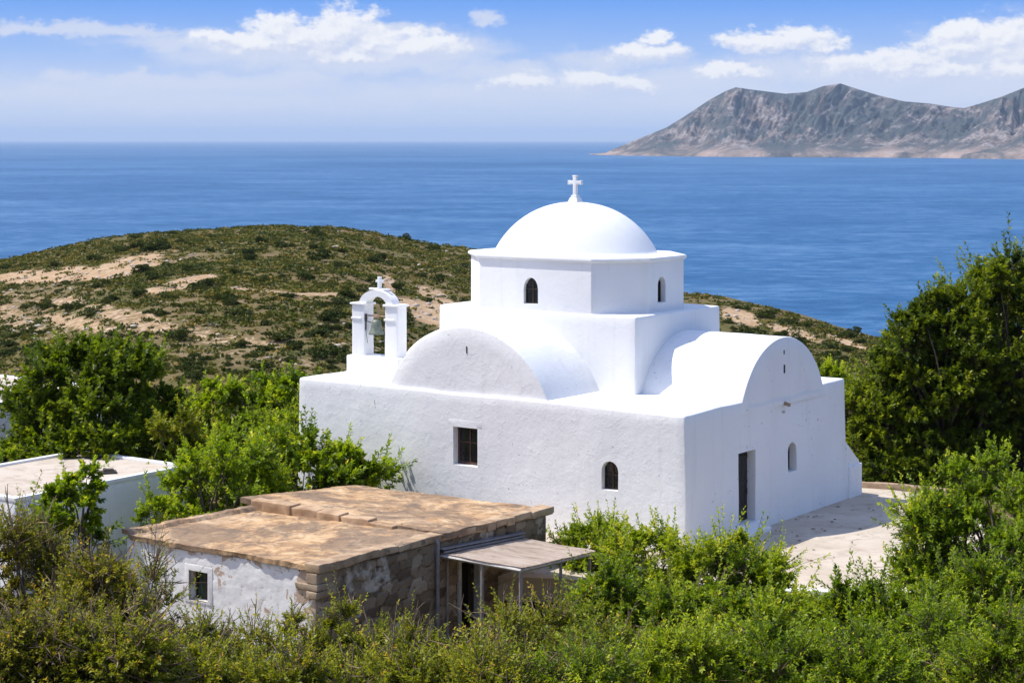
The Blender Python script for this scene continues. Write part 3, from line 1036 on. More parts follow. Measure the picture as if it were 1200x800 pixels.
def window(parent, pts, face, plane, depth, bars, frame_m, name='window', w=0.045, t_=0.04):
    """frame set in the niche with a dusty pane behind it"""
    a0, a1 = min(p[0] for p in pts), max(p[0] for p in pts)
    z0, z1 = min(p[1] for p in pts), max(p[1] for p in pts)
    bm = bmesh.new()

    def B(al, ah, zl, zh, d0, d1):
        if face == 'y':
            add_box(bm, (al, plane + d0, zl), (ah, plane + d1, zh), 0.004)
        else:
            add_box(bm, (plane - d1, al, zl), (plane - d0, ah, zh), 0.004)
    d1 = depth - 0.006
    d0 = d1 - t_
    B(a0 + .004, a0 + w, z0 + .004, z1 - .004, d0, d1)
    B(a1 - w, a1 - .004, z0 + .004, z1 - .004, d0, d1)
    B(a0 + w, a1 - w, z0 + .004, z0 + w, d0 + .003, d1)
    B(a0 + w, a1 - w, z1 - w, z1 - .004, d0 + .003, d1)
    for kind, f in bars:
        if kind == 'v':
            c = a0 + (a1 - a0) * f
            B(c - .02, c + .02, z0 + w, z1 - w, d0 + .006, d1)
        else:
            c = z0 + (z1 - z0) * f
            B(a0 + w, a1 - w, c - .018, c + .018, d0 + .009, d1)
    fo = link(name, from_bm(bm, name, 40), frame_m, parent)
    bm = bmesh.new()
    d = depth - 0.012
    vs = []
    for dd in (d, d + 0.009):
        vs.append([bm.verts.new((a, plane + dd, z) if face == 'y' else (plane - dd, a, z)) for a, z in pts])
    bm.faces.new(vs[0])
    bm.faces.new(vs[1][::-1])
    n = len(pts)
    for i in range(n):
        bm.faces.new((vs[0][i], vs[0][(i + 1) % n], vs[1][(i + 1) % n], vs[1][i]))
    link('pane', from_bm(bm, 'pane'), M['glass'], fo)
    return fo


window(church, arch_pts(-7.70, -6.83, 1.59, 2.68, False), 'y', 0.0, 0.26, [('v', .50), ('h', .58)], M['red_wood'], w=0.075)
window(church, arch_pts(-2.64, -2.11, 1.42, 2.20), 'y', 0.0, 0.19, [('v', .5), ('h', .5)], M['dark_wood'], w=0.03)
window(church, arch_pts(5.70, 6.22, 1.33, 2.17), 'x', 0.0, 0.24, [('v', .5)], M['dark_wood'], w=0.03)
window(church, arch_pts(-7.22, -6.70, 6.02, 6.80, point=1.35), 'y', 2.80, 0.155, [('v', .5), ('h', .55)], M['dark_wood'], w=0.03)
window(church, arch_pts(4.49, 4.93, 6.10, 6.86, point=1.2), 'x', -3.60, 0.21, [('v', .5)], M['dark_wood'], w=0.03)
bm = bmesh.new()
for i in range(6):
    y0 = 2.785 + i * 0.162
    add_box(bm, (-0.275, y0, 0.29), (-0.235, y0 + 0.155, 2.25), 0.006)
for z in (0.6, 1.3, 2.0):
    add_box(bm, (-0.245, 2.80, z), (-0.218, 3.74, z + .10), 0.006)
door = link('door', from_bm(bm, 'door', 40), M['door_wood'], church)
bm = bmesh.new()
add_bar(bm, (-0.225, 3.62, 1.12), (-0.17, 3.62, 1.12), 0.014)
add_bar(bm, (-0.17, 3.62, 1.19), (-0.17, 3.62, 1.02), 0.014)
link('handle', from_bm(bm, 'handle', 40), M['iron'], door)
# slits in the gables, waterspout
bm = bmesh.new()
add_box(bm, (-7.315, 0.09, 4.78), (-7.285, 0.16, 4.98), 0.003)
link('vent_slit', from_bm(bm, 'vent_slit'), M['iron'], church)
bm = bmesh.new()
add_box(bm, (-0.05, 5.46, 4.20), (0.0215, 5.54, 4.44), 0.003)
link('vent_slit', from_bm(bm, 'vent_slit'), M['iron'], church)
bm = bmesh.new()
add_box(bm, (-0.05, 5.47, 4.74), (0.0215, 5.51, 4.86), 0.003)
link('vent_slit', from_bm(bm, 'vent_slit'), M['iron'], church)
bm = bmesh.new()
add_bar(bm, (-0.1, 5.52, 3.36), (0.18, 5.52, 3.30), 0.055, 10)
link('waterspout', from_bm(bm, 'waterspout', 40), M['kerb'], church)

# bell (hangs in the belfry: its own thing)
ca, sa = math.cos(RZ), math.sin(RZ)


def loc2w(x, y, ox=CX, oy=CY):
    return ox + x * ca - y * sa, oy + x * sa + y * ca


bx, by = loc2w(-12.45, 2.27)
bell = thing('bell', 'grey green bronze bell hanging in the arch of the white belfry', 'bell', (bx, by, 4.84), RZ)
pf = [(0.245, 0.0), (0.25, 0.02), (0.232, 0.06), (0.195, 0.14), (0.168, 0.25), (0.155, 0.35), (0.135, 0.41), (0.09, 0.445), (0.04, 0.46), (0.0, 0.462)]
pin = [(0.225, 0.0), (0.17, 0.12), (0.13, 0.34), (0.0, 0.40)]
V, Q = [], []
full = pf[::-1] + pin
for r_, z_ in full:
    for j in range(32):
        a = 2 * math.pi * j / 32
        V.append((max(r_, .002) * math.cos(a), max(r_, .002) * math.sin(a), z_))
for i in range(len(full) - 1):
    for j in range(32):
        Q.append((i * 32 + j, i * 32 + (j + 1) % 32, (i + 1) * 32 + (j + 1) % 32, (i + 1) * 32 + j))
bme = mesh_np('bell_body', V, Q)
sharp(bme, 50)
link('bell_body', bme, M['bronze'], bell)
bm = bmesh.new()
add_bar(bm, (-0.40, 0.06, 0.56), (0.46, 0.06, 0.56), 0.022)
add_box(bm, (-0.05, -0.02, 0.54), (0.05, 0.08, 0.58), 0.005)
add_box(bm, (-0.09, -0.03, 0.50), (0.09, 0.03, 0.62), 0.01)
for s_ in (-1, 1):
    add_bar(bm, (0.05 * s_, 0, 0.44), (0.07 * s_, 0, 0.56), 0.016)
link('yoke', from_bm(bm, 'yoke', 40), M['kerb'], bell)
bm = bmesh.new()
add_bar(bm, (0, 0, 0.38), (0.02, 0, 0.02), 0.012)
bmesh.ops.create_icosphere(bm, subdivisions=2, radius=0.04, matrix=Matrix.Translation((0.02, 0, 0.0)))
link('clapper', from_bm(bm, 'clapper', 40), M['iron'], bell)
bm = bmesh.new()
add_bar(bm, (-0.34, -0.10, 0.12), (-0.34, -0.10, 0.62), 0.022)
add_box(bm, (-0.375, -0.13, 0.42), (-0.31, -0.06, 0.62), 0.008)
add_bar(bm, (-0.34, -0.10, 0.40), (-0.10, 0, 0.33), 0.012)
add_bar(bm, (-0.34, -0.10, 0.12), (-0.29, -0.08, -0.28), 0.008)
link('striker', from_bm(bm, 'striker', 40), M['iron'], bell)

# ------------------------------------------------------------------ courtyard
bm = bmesh.new()
out = [(-1.0, 47.6), (2.5, 46.9), (6, 46.0), (9.6, 45.7), (12.0, 47.9), (13.1, 51.5), (13.3, 55.5), (12.9, 58.4), (11.6, 59.3), (9.6, 59.9), (6, 61), (0, 58)]
top = [bm.verts.new((x, y, 0.0)) for x, y in out]
bot = [bm.verts.new((x, y, -0.6)) for x, y in out]
bm.faces.new(top)
for i in range(len(out)):
    j = (i + 1) % len(out)
    bm.faces.new((top[i], bot[i], bot[j], top[j]))
link('courtyard_pavement', from_bm(bm, 'courtyard_pavement'), M['court'], kind='structure')


def wall_line(name, pts, w, z0, h, m, label, cat, seed=0, amp=0.03, step=0.25):
    """a low wall along a polyline, rounded top, uneven"""
    P = []
    for (xa, ya), (xb, yb) in zip(pts, pts[1:]):
        n = max(1, int(math.hypot(xb - xa, yb - ya) / step))
        for i in range(n):
            P.append((xa + (xb - xa) * i / n, ya + (yb - ya) * i / n))
    P.append(pts[-1])
    P = np.array(P)
    T = np.gradient(P, axis=0)
    T /= np.linalg.norm(T, axis=1, keepdims=True)
    N = np.stack([-T[:, 1], T[:, 0]], 1)
    prof = [(-.5, 0), (-.5, .8), (-.42, .95), (-.25, 1), (.25, 1), (.42, .95), (.5, .8), (.5, 0)]
    V = []
    for p, nn in zip(P, N):
        for a, zf in prof:
            V.append((*(p + nn * a * w), z0 + zf * h))
    V = np.array(V)
    V += np.stack([fbm(V[:, 0] * 1.5, V[:, 1] * 1.5, V[:, 2] * 1.5, seed + i, 3) for i in range(3)], 1) * amp
    k = len(prof)
    Q = [(i * k + j, (i + 1) * k + j, (i + 1) * k + j + 1, i * k + j + 1) for i in range(len(P) - 1) for j in range(k - 1)]
    me = mesh_np(name, V, Q)
    bm = bmesh.new()
    bm.from_mesh(me)
    bm.verts.ensure_lookup_table()
    bm.faces.new([bm.verts[j] for j in range(k)])
    bm.faces.new([bm.verts[(len(P) - 1) * k + j] for j in range(k)][::-1])
    bmesh.ops.recalc_face_normals(bm, faces=bm.faces[:])
    bm.to_mesh(me)
    bm.free()
    sharp(me, 45)
    return link(name, me, m, label=label, category=cat)


wall_line('low_wall', [(3.4, 46.4), (6, 45.7), (9.7, 45.4), (12.25, 47.7), (13.35, 51.5), (13.5, 55.4)], 0.34, -0.4, 0.52, M['plaster_smooth'],
          'low whitewashed wall half hidden by bushes along the courtyard edge', 'low wall', 3)
wall_line('kerb', [(9.75, 60.0), (10.8, 59.7), (12.2, 59.25), (13.4, 58.5)], 0.30, -0.2, 0.36, M['kerb'],
          'low earthy stone kerb under the dark trees behind the courtyard', 'kerb', 5, 0.05)

# ------------------------------------------------------------------ rubble walls


def rubble(name, a0, a1, z0, z1, face, plane, thick, seed, cell=(0.42, 0.24), depth=0.035, step=0.042, top=None):
    """wall slab with a rubble front: stones stand proud of the joints. Front faces -y (face 'y') or +x (face 'x')."""
    rng = np.random.default_rng(seed)
    na, nz = int((a1 - a0) / step) + 1, int((z1 - z0) / step) + 1
    A, Z = np.meshgrid(np.linspace(a0, a1, na), np.linspace(z0, z1, nz), indexing='ij')
    ga, gz = int((a1 - a0) / cell[0]) + 2, int((z1 - z0) / cell[1]) + 2
    sa_, sz_ = np.meshgrid(np.arange(ga), np.arange(gz), indexing='ij')
    sx = a0 - cell[0] / 2 + (sa_ + 0.5 * (sz_ % 2) + rng.uniform(-.33, .33, sa_.shape)) * cell[0]
    sz = z0 - cell[1] / 2 + (sz_ + rng.uniform(-.28, .28, sa_.shape)) * cell[1]
    sx, sz = sx.ravel(), sz.ravel()
    tone = rng.uniform(0, 1, sx.size)
    pr = rng.uniform(0.3, 1, sx.size)
    wa = A + 0.05 * fbm(A * 4, Z * 4, 0, seed, 3)
    wz = Z + 0.04 * fbm(A * 4, Z * 4, 5, seed, 3)
    D = np.sqrt(((wa.ravel()[:, None] - sx) / cell[0]) ** 2 + ((wz.ravel()[:, None] - sz) / cell[1]) ** 2)
    o = np.argpartition(D, 2, axis=1)[:, :2]
    dd = np.take_along_axis(D, o, 1)
    srt = np.argsort(dd, axis=1)
    o = np.take_along_axis(o, srt, 1)
    dd = np.take_along_axis(dd, srt, 1)
    joint = (dd[:, 1] - dd[:, 0])
    near = o[:, 0]
    prd = depth * pr[near] * sstep(0.0, 0.11, joint) + 0.010 * fbm(A.ravel() * 3, Z.ravel() * 3, 2, seed, 4)
    prd = prd.reshape(A.shape)
    edge = np.minimum(np.minimum(A - a0, a1 - A), np.minimum(Z - z0, z1 - Z))
    if top is not None:
        Z = z0 + (Z - z0) / (z1 - z0) * (top(A) - z0)
    prd *= sstep(-0.01, 0.05, edge)
    if face == 'y':
        front = np.stack([A, plane - prd, Z], -1)
        back = np.stack([A, np.full_like(A, plane + thick), Z], -1)
    else:
        front = np.stack([plane + prd, A, Z], -1)
        back = np.stack([np.full_like(A, plane - thick), A, Z], -1)
    idx = np.arange(na * nz).reshape(na, nz)
    q = np.stack([idx[:-1, :-1], idx[1:, :-1], idx[1:, 1:], idx[:-1, 1:]], -1).reshape(-1, 4)
    bd = np.concatenate([idx[:, 0], idx[-1, 1:], idx[-2::-1, -1], idx[0, -2:0:-1]])
    nb = na * nz
    side = np.stack([bd, np.roll(bd, -1), np.roll(bd, -1) + nb, bd + nb], -1)
    V = np.concatenate([front.reshape(-1, 3), back.reshape(-1, 3)])
    Q = np.concatenate([q, q[:, ::-1] + nb, side[:, ::-1]])
    me = mesh_np(name, V, Q)
    bm = bmesh.new()
    bm.from_mesh(me)
    bmesh.ops.recalc_face_normals(bm, faces=bm.faces[:])
    bm.to_mesh(me)
    bm.free()
    at = me.attributes.new('cell', 'FLOAT', 'POINT')
    at.data.foreach_set('value', np.concatenate([tone[near], tone[near]]).astype(np.float32))
    at = me.attributes.new('joint', 'FLOAT', 'POINT')
    at.data.foreach_set('value', np.concatenate([joint, joint]).astype(np.float32))
    return me




def rough_stones(name, lst, seed):
    """a course of hand-cut stones, each a little uneven"""
    Vs, Qs, b0 = [], [], 0
    for i, (lo, hi) in enumerate(lst):
        r_ = 0.018
        v, q = rbox(lo, hi, r_, 0.10, 0.03, 2.6, seed + i * 7)
        Vs.append(v)
        Qs.append(q + b0)
        b0 += len(v)
    me = mesh_np(name, np.concatenate(Vs), np.concatenate(Qs))
    sharp(me, 55)
    return me


# ------------------------------------------------------------------ stone cottage
DX, DY = -4.332, 42.0
cot = thing('stone_cottage', 'old flat roofed rubble cottage with peeling whitewashed front before the white church', 'cottage', (DX, DY, 0), RZ)
GZ = -1.9
wm = rubble('front_wall', -6.0, -0.02, GZ, 1.36, 'y', 0.0, 0.45, 3, (0.50, 0.24), 0.009)
wm = carve(wm, [profile_cutter(arch_pts(-3.91, -3.30, 0.19, 0.88, False), 'y', 0.0, 0.26)], 30)
link('front_wall', wm, M['white_stone'], cot, label='peeling whitewashed wall with a small window')
link('window_surround', carve(boxes('window_surround', [((-4.05, -0.022, 0.13), (-3.15, 0.05, 1.02))], 0.015),
     [profile_cutter(arch_pts(-3.91, -3.30, 0.19, 0.88, False), 'y', 0.0, 0.26)], 35), M['worn_white'], cot)
m, t, b = mat('green_shutter_glass')
c = oco(t)
s = t.new('ShaderNodeSeparateXYZ')
t.put(s.inputs[0], c)
t.put(b.inputs['Base Color'], t.mix(t.map(t.noise(t.vmath('MULTIPLY', c, (9, 1, 1.5)), 2, 3), 0.4, 0.6), (0.012, 0.016, 0.012), (0.05, 0.085, 0.05)))
b.inputs['Roughness'].default_value = 0.3
M['green_glass'] = m
wd = window(cot, arch_pts(-3.91, -3.30, 0.19, 0.88, False), 'y', 0.0, 0.25, [('v', .55)], M['dark_wood'], w=0.03)
for ch in wd.children:
    ch.data.materials[0] = M['green_glass']
sw = rubble('stone_wall', 0.0, 8.92, GZ, 1.34, 'x', 0.0, 0.5, 8, (0.40, 0.23), 0.055, top=lambda a: 1.36 - 0.02 * a + 0.0 * a)
sw = carve(sw, [profile_cutter(arch_pts(5.12, 6.08, -1.7, 0.72, False), 'x', 0.0, 0.42)], 30)
link('stone_wall', sw, M['stone'], cot, label='bare shaded rubble wall with the doorway')
# corner quoins
rnd = random.Random(4)
z, i, lst = 0.72, 0, []
while z < 1.22:
    h = rnd.uniform(0.15, 0.28)
    lx = rnd.uniform(.5, .7) if i % 2 else rnd.uniform(.22, .34)
    lst.append(((-lx, -0.030 - rnd.uniform(0, .02), z + .012), (0.065 + rnd.uniform(0, .02), 0.34 if i % 2 else 0.62, min(z + h, 1.33) - .006)))
    z += h
    i += 1
link('corner_quoin', rough_stones('corner_quoin', lst, 3), simple('ochre_quoin_stone', (0.50, 0.39, 0.27), 0.92, 0.5, 2.2, 0.7, col2=(0.22, 0.15, 0.09)), cot)
# remaining sides
link('rear_wall', boxes('rear_wall', [((-6.0, 0.46, GZ), (-5.55, 8.9, 1.14)), ((-5.55, 8.45, GZ), (-0.51, 8.9, 1.10))], 0.02), M['kerb'], cot)


def roof_sheet(name, x0, x1, y0, y1, corner, skirt, seed, rim_l=0.0, step=0.07, wob=0.03, dedge=0.05):
    nx, ny_ = int((x1 - x0) / step), int((y1 - y0) / step)
    u, v = np.meshgrid(np.linspace(0, 1, nx), np.linspace(0, 1, ny_), indexing='ij')
    X = x0 + (x1 - x0) * u
    Y = y0 + (y1 - y0) * v
    z00, z10, z01, z11 = corner
    Z = z00 * (1 - u) * (1 - v) + z10 * u * (1 - v) + z01 * (1 - u) * v + z11 * u * v
    Z = Z + wob * fbm(X * 1.1, Y * 1.1, 0, seed, 5) + 0.02 * fbm(X * 5, Y * 5, 0, seed + 5, 3)
    if rim_l:
        Z = Z + rim_l * (1 - sstep(x0 + 0.20, x0 + 0.28, X)) * (1 + 0.4 * fbm(X * 2, Y * 2.5, 0, seed + 8, 3))
    ex = (u < 1e-6) | (u > 1 - 1e-6)
    ey = (v < 1e-6) | (v > 1 - 1e-6)
    X = X + dedge * fbm(Y * 2.2, 3.0, 0, seed + 2, 4) * ex
    Y = Y + dedge * fbm(X * 2.2, 7.0, 0, seed + 3, 4) * ey
    n = nx * ny_
    idx = np.arange(n).reshape(nx, ny_)
    q = np.stack([idx[:-1, :-1], idx[1:, :-1], idx[1:, 1:], idx[:-1, 1:]], -1).reshape(-1, 4)
    bd = np.concatenate([idx[:, 0], idx[-1, 1:], idx[-2::-1, -1], idx[0, -2:0:-1]])
    top = np.stack([X, Y, Z], -1).reshape(-1, 3)
    mid = top[bd].copy()
    mid[:, 2] -= skirt * 0.55
    out = mid[:, :2] - np.array([(x0 + x1) / 2, (y0 + y1) / 2])
    mid[:, :2] += 0.03 * np.sign(out) * fbm(mid[:, 0] * 3.2, mid[:, 1] * 3.2, 0, seed + 9, 3)[:, None]
    low = mid.copy()
    low[:, 2] = top[bd][:, 2] - skirt * (1 + 0.25 * fbm(low[:, 0] * 2.5, low[:, 1] * 2.5, 0, seed + 4, 3))
    nb = len(bd)
    i0 = n + np.arange(nb)
    i1 = n + nb + np.arange(nb)
    s1 = np.stack([bd, np.roll(bd, -1), np.roll(i0, -1), i0], -1)[:, ::-1]
    s2 = np.stack([i0, np.roll(i0, -1), np.roll(i1, -1), i1], -1)[:, ::-1]
    V = np.concatenate([top, mid, low])
    me = mesh_np(name, V, np.concatenate([q, s1, s2]))
    bm = bmesh.new()
    bm.from_mesh(me)
    bm.verts.ensure_lookup_table()
    bm.faces.new([bm.verts[k] for k in i1])
    bmesh.ops.recalc_face_normals(bm, faces=bm.faces[:])
    bm.to_mesh(me)
    bm.free()
    sharp(me, 45)
    return me


link('roof', roof_sheet('roof', -6.12, 0.09, -0.07, 4.56, (1.46, 1.48, 1.36, 1.43), 0.11, 31, rim_l=0.09), M['earth_roof'], cot)
link('roof', roof_sheet('roof', -6.55, 0.12, 4.45, 9.02, (1.60, 1.47, 1.24, 1.33), 0.13, 47), M['earth_roof'], cot, label='slightly raised rear half of the roof')
# row of edge stones along the step in the roof
x, lst = -6.05, []
while x < -1.4:
    w = rnd.uniform(0.35, 1.0)
    f = (x + 6.05) / 4.6
    lst.append(((x, 4.30 - rnd.uniform(0, .07), 1.28), (x + w - .012, 4.66, 1.635 - 0.14 * f + rnd.uniform(-.03, .02))))
    x += w
link('step_stone', rough_stones('step_stone', lst, 40), simple('ochre_step_stone', (0.52, 0.36, 0.22), 0.93, 0.5, 1.8, 0.8, col2=(0.27, 0.165, 0.09)), cot)
# coping stones along the edge over the rubble wall
y, lst = -0.05, []
while y < 8.85:
    w = rnd.uniform(0.3, 0.95)
    zt_ = 1.515 - 0.016 * y + rnd.uniform(-.015, .012)
    lst.append(((-0.30, y, zt_ - rnd.uniform(.15, .20)), (0.115 + rnd.uniform(-.035, .04), y + w - .01, zt_)))
    y += w
link('coping_stone', rough_stones('coping_stone', lst, 90), simple('brown_coping_stone', (0.50, 0.36, 0.225), 0.93, 0.5, 1.6, 0.8, col2=(0.24, 0.15, 0.085)), cot)

# doorway
link('doorway', boxes('doorway', [((-0.40, 5.14, -1.6), (-0.36, 6.06, 0.70))], 0.005), M['door_wood'], cot)
link('door_frame', boxes('door_frame', [((-0.12, 5.125, -1.6), (0.075, 5.235, 0.70)), ((-0.12, 5.97, -1.6), (0.06, 6.075, 0.70)), ((-0.118, 5.236, 0.60), (0.058, 5.969, 0.70))], 0.01), M['pale_paint'], cot)
# awning
aw = None
bm = bmesh.new()
nx, ny_ = 26, 34
gridv = []
for i in range(nx + 1):
    row = []
    for j in range(ny_ + 1):
        u, v = i / nx, j / ny_
        xx = 0.03 + (2.45 - 0.15 * v) * u
        yy = 4.36 + 3.36 * v + 0.02 * math.sin(u * 9)
        zz = (0.99 - 0.18 * v) * (1 - u) + (0.95 - 0.20 * v) * u + 0.018 * float(fbm(xx * 1.5, yy * 1.5, 0, 3, 3)) + 0.010 * (j % 9 == 0)
        row.append(bm.verts.new((xx, yy, zz)))
    gridv.append(row)
for i in range(nx):
    for j in range(ny_):
        bm.faces.new((gridv[i][j], gridv[i + 1][j], gridv[i + 1][j + 1], gridv[i][j + 1]))
bmesh.ops.solidify(bm, geom=bm.faces[:], thickness=0.035)
m, t, b = mat('weathered_sheet_roof')
c = oco(t)
n1 = t.noise(t.vmath('MULTIPLY', c, (0.8, 2.2, 1)), 1.6, 6, 0.7, 0.6)
col = t.ramp(n1, [(0.25, (0.27, 0.185, 0.13)), (0.38, (0.52, 0.41, 0.32)), (0.52, (0.66, 0.55, 0.45)), (0.75, (0.74, 0.67, 0.59))])
s = t.new('ShaderNodeSeparateXYZ')
t.put(s.inputs[0], c)
seam = t.math('ABSOLUTE', t.math('SUBTRACT', t.math('FRACT', t.math('MULTIPLY', t.math('ADD', s.outputs[1], 0.02), 0.92)), 0.5))
col = t.mix(t.map(seam, 0.488, 0.497), col, (0.10, 0.08, 0.06))
t.put(b.inputs['Base Color'], col)
b.inputs['Roughness'].default_value = 0.85
t.put(b.inputs['Normal'], bump(t, t.noise(c, 7, 5, 0.6), 0.5, 0.02))
aw = link('awning', from_bm(bm, 'awning', 40), m, cot)
bm = bmesh.new()
add_bar(bm, (0.08, 4.40, 0.93), (2.44, 4.40, 0.89), 0.05, 4)
add_bar(bm, (2.40, 4.40, 0.875), (2.27, 7.66, 0.685), 0.05, 4)
link('fascia', from_bm(bm, 'fascia', 30), M['pale_paint'], aw)
bm = bmesh.new()
add_box(bm, (-0.02, 4.33, 1.005), (0.22, 7.72, 1.035), 0.01, Matrix.Rotation(R(-3), 4, 'X'))
add_bar(bm, (0.20, 4.36, 1.03), (0.20, 7.68, 0.86), 0.03, 6)
link('flashing', from_bm(bm, 'flashing', 40), M['pipe'], aw)
for (x, y, r_) in ((2.36, 4.46, .05), (1.27, 4.43, .05), (2.30, 6.2, .045), (2.22, 7.58, .045), (0.10, 4.62, .035)):
    bm = bmesh.new()
    add_bar(bm, (x, y, -1.7), (x + 0.02, y, 0.90 - (y - 4.4) * 0.05), r_, 7, r_ * .85)
    link('post', from_bm(bm, 'post', 50), M['grey_timber'], aw)
bm = bmesh.new()
add_bar(bm, (0.12, 4.22, -1.7), (0.12, 4.22, 1.26), 0.05, 10)
add_bar(bm, (0.12, 4.22, 1.24), (0.02, 4.22, 1.40), 0.05, 10)
link('drainpipe', from_bm(bm, 'drainpipe', 50), M['pipe'], cot)

# ------------------------------------------------------------------ flat white houses at the left


def flat_house(name, label, ox, oy, lu, lv, ztop, rim=0.07):
    h = thing(name, label, 'house', (ox, oy, 0), RZ)
    link('wall', rbox_me('wall', (-lu, 0, -2.2), (0, lv, ztop - 0.03), 0.04, 0.3, 0.025, 0.7, 12, batter=0.05), M['plaster'], h)
    V, Q = rbox((-lu + .16, .16, ztop - 0.06), (-.16, lv - .16, ztop), 0.02, 0.2, 0.02, 0.8, 3)
    me = mesh_np('roof', V, Q)
    sharp(me, 50)
    link('roof', me, M['flat_roof'], h)
    bl = [((-lu - .02, -.02, ztop - .07), (.02, .17, ztop + rim)), ((-lu - .02, lv - .17, ztop - .07), (.02, lv + .02, ztop + rim)),
          ((-.17, .173, ztop - .07), (.02, lv - .173, ztop + rim)), ((-lu - .02, .173, ztop - .07), (-lu + .17, lv - .173, ztop + rim))]
    bm = bmesh.new()
    for lo, hi in bl:
        add_box(bm, lo, hi, 0.03)
    link('parapet', from_bm(bm, 'parapet', 40), M['plaster_smooth'], h)
    return h


flat_house('flat_roofed_house', 'low white house with pale flat roof beside the stone cottage, under the dark round tree', -13.02, 49.9, 4.6, 6.3, 1.42)
flat_house('flat_roofed_house', 'white flat roofed house at the far left edge, mostly hidden by the dark round tree', -17.6, 62.0, 6.0, 6.0, 2.14)
# slab lying on the roof
xs, ys_ = loc2w(-1.15, 4.2, -13.02, 49.9)
bm = bmesh.new()
add_box(bm, (-0.28, -0.16, 0.0), (0.28, 0.16, 0.06), 0.02)
add_box(bm, (-0.10, -0.12, 0.06), (0.20, 0.10, 0.12), 0.02)
so = link('loose_stone', from_bm(bm, 'loose_stone', 40), M['slate'], label='small dark flat stone lying on the roof of the low white house', category='stone')
so.location = (xs, ys_, 1.43)
so.rotation_euler = (0, 0, 0.3)

# ------------------------------------------------------------------ plants


def unit(v):
    return v / np.maximum(np.linalg.norm(v, axis=-1, keepdims=True), 1e-9)


def leaf_mesh(name, rng, C, CR, crown_c, shoots, per, L, Wd, up=0.5, outw=0.6, leader=0.1, dry=0.03, droop=0.0, tone=0.0, slen=1.0):
    """shoots with small leaves, gathered into clumps. C: clump centres, CR: their radii"""
    nC = len(C)
    ci = np.repeat(np.arange(nC), shoots)
    N = len(ci)
    o = unit(C[ci] - crown_c)
    d = rng.normal(size=(N, 3)) + o * outw * 1.4
    d[:, 2] += up
    d = unit(d)
    lead = rng.uniform(size=N) < leader
    rad = CR[ci][:, None]
    s0 = C[ci] + d * rad * rng.uniform(0.05, 0.45, (N, 1))
    flat = np.where(lead, 1.0, 0.62)[:, None]
    d = d * np.concatenate([np.ones((N, 2)), flat], 1)
    ln = rad[:, 0] * rng.uniform(0.45, 0.85, N) * slen * (1 + lead * rng.uniform(0.5, 1.55, N))
    d2 = unit(d + np.array([0, 0, 1.0]) * (0.25 + 0.9 * lead[:, None]) * up)
    # points along each shoot
    tt = np.linspace(0.30, 1.0, per)[None, :] + rng.uniform(-.03, .03, (N, per))
    mid = d[:, None, :] * (1 - 0.5 * tt[..., None]) + d2[:, None, :] * (0.5 * tt[..., None])
    P = s0[:, None, :] + mid * (tt * ln[:, None])[..., None]
    P[..., 2] -= droop * tt ** 2 * ln[:, None]
    axis = unit(mid)
    ref = unit(np.cross(axis, rng.normal(size=(N, 1, 3))))
    ref2 = np.cross(axis, ref)
    ang = (np.arange(per) * 2.4)[None, :] + rng.uniform(0, 6.28, (N, 1))
    radial = ref * np.cos(ang)[..., None] + ref2 * np.sin(ang)[..., None]
    ld = unit(axis * (0.45 + 0.55 * tt[..., None]) + radial * 0.75 + rng.normal(size=P.shape) * 0.15)
    upv = np.array([-0.30, -0.12, 1.0]) + rng.normal(size=P.shape) * 0.38
    side = unit(np.cross(ld, upv))
    nrm = np.cross(side, ld)
    Ls = (L * rng.uniform(0.65, 1.25, (N, per)) * (1 - 0.35 * np.clip(tt - .75, 0, 1) * 4 * 0.5))[..., None]
    Ws = Wd * Ls / L
    a = P
    c = P + ld * Ls - nrm * Ls * 0.10
    b1 = P + ld * Ls * 0.48 + side * Ws * 0.5 + nrm * Ws * 0.16
    b2 = P + ld * Ls * 0.48 - side * Ws * 0.5 + nrm * Ws * 0.16
    V = np.stack([a, b1, c, b2], 2).reshape(-1, 3)
    n = N * per
    Q = np.arange(n * 4).reshape(n, 4)
    ct = rng.normal(size=nC) * 0.11
    sh_t = rng.normal(size=(N, 1)) * 0.12
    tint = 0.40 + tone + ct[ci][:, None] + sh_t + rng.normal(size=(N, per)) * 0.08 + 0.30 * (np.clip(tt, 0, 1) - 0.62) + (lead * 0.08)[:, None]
    tint = np.clip(tint, 0, 0.93)
    dr_ = rng.uniform(size=(N, per)) < dry
    tint = np.where(dr_, 1.0, tint)
    me = mesh_np(name, V, Q)
    at = me.attributes.new('tint', 'FLOAT', 'FACE')
    at.data.foreach_set('value', tint.ravel().astype(np.float32))
    return me, (s0, s0 + (d * 0.5 + d2 * 0.5) * ln[:, None])


def tubes(name, paths, radii, sides=5):
    """many tapered tubes; paths (n, k, 3), radii (n, k)"""
    V, Q = [], []
    base = 0
    for p, r_ in zip(paths, radii):
        p = np.asarray(p, float)
        k = len(p)
        T = unit(np.gradient(p, axis=0))
        ref = np.array([0.31, 0.87, 0.38])
        A = unit(np.cross(T, ref))
        B = np.cross(T, A)
        an = np.arange(sides) * 2 * np.pi / sides
        ring = p[:, None, :] + (A[:, None, :] * np.cos(an)[None, :, None] + B[:, None, :] * np.sin(an)[None, :, None]) * np.asarray(r_)[:, None, None]
        V.append(ring.reshape(-1, 3))
        i = np.arange(k - 1)[:, None] * sides
        j = np.arange(sides)[None, :]
        q = np.stack([i + j, i + (j + 1) % sides, i + sides + (j + 1) % sides, i + sides + j], -1).reshape(-1, 4) + base
        Q.append(q)
        base += k * sides
    return mesh_np(name, np.concatenate(V), np.concatenate(Q), True)


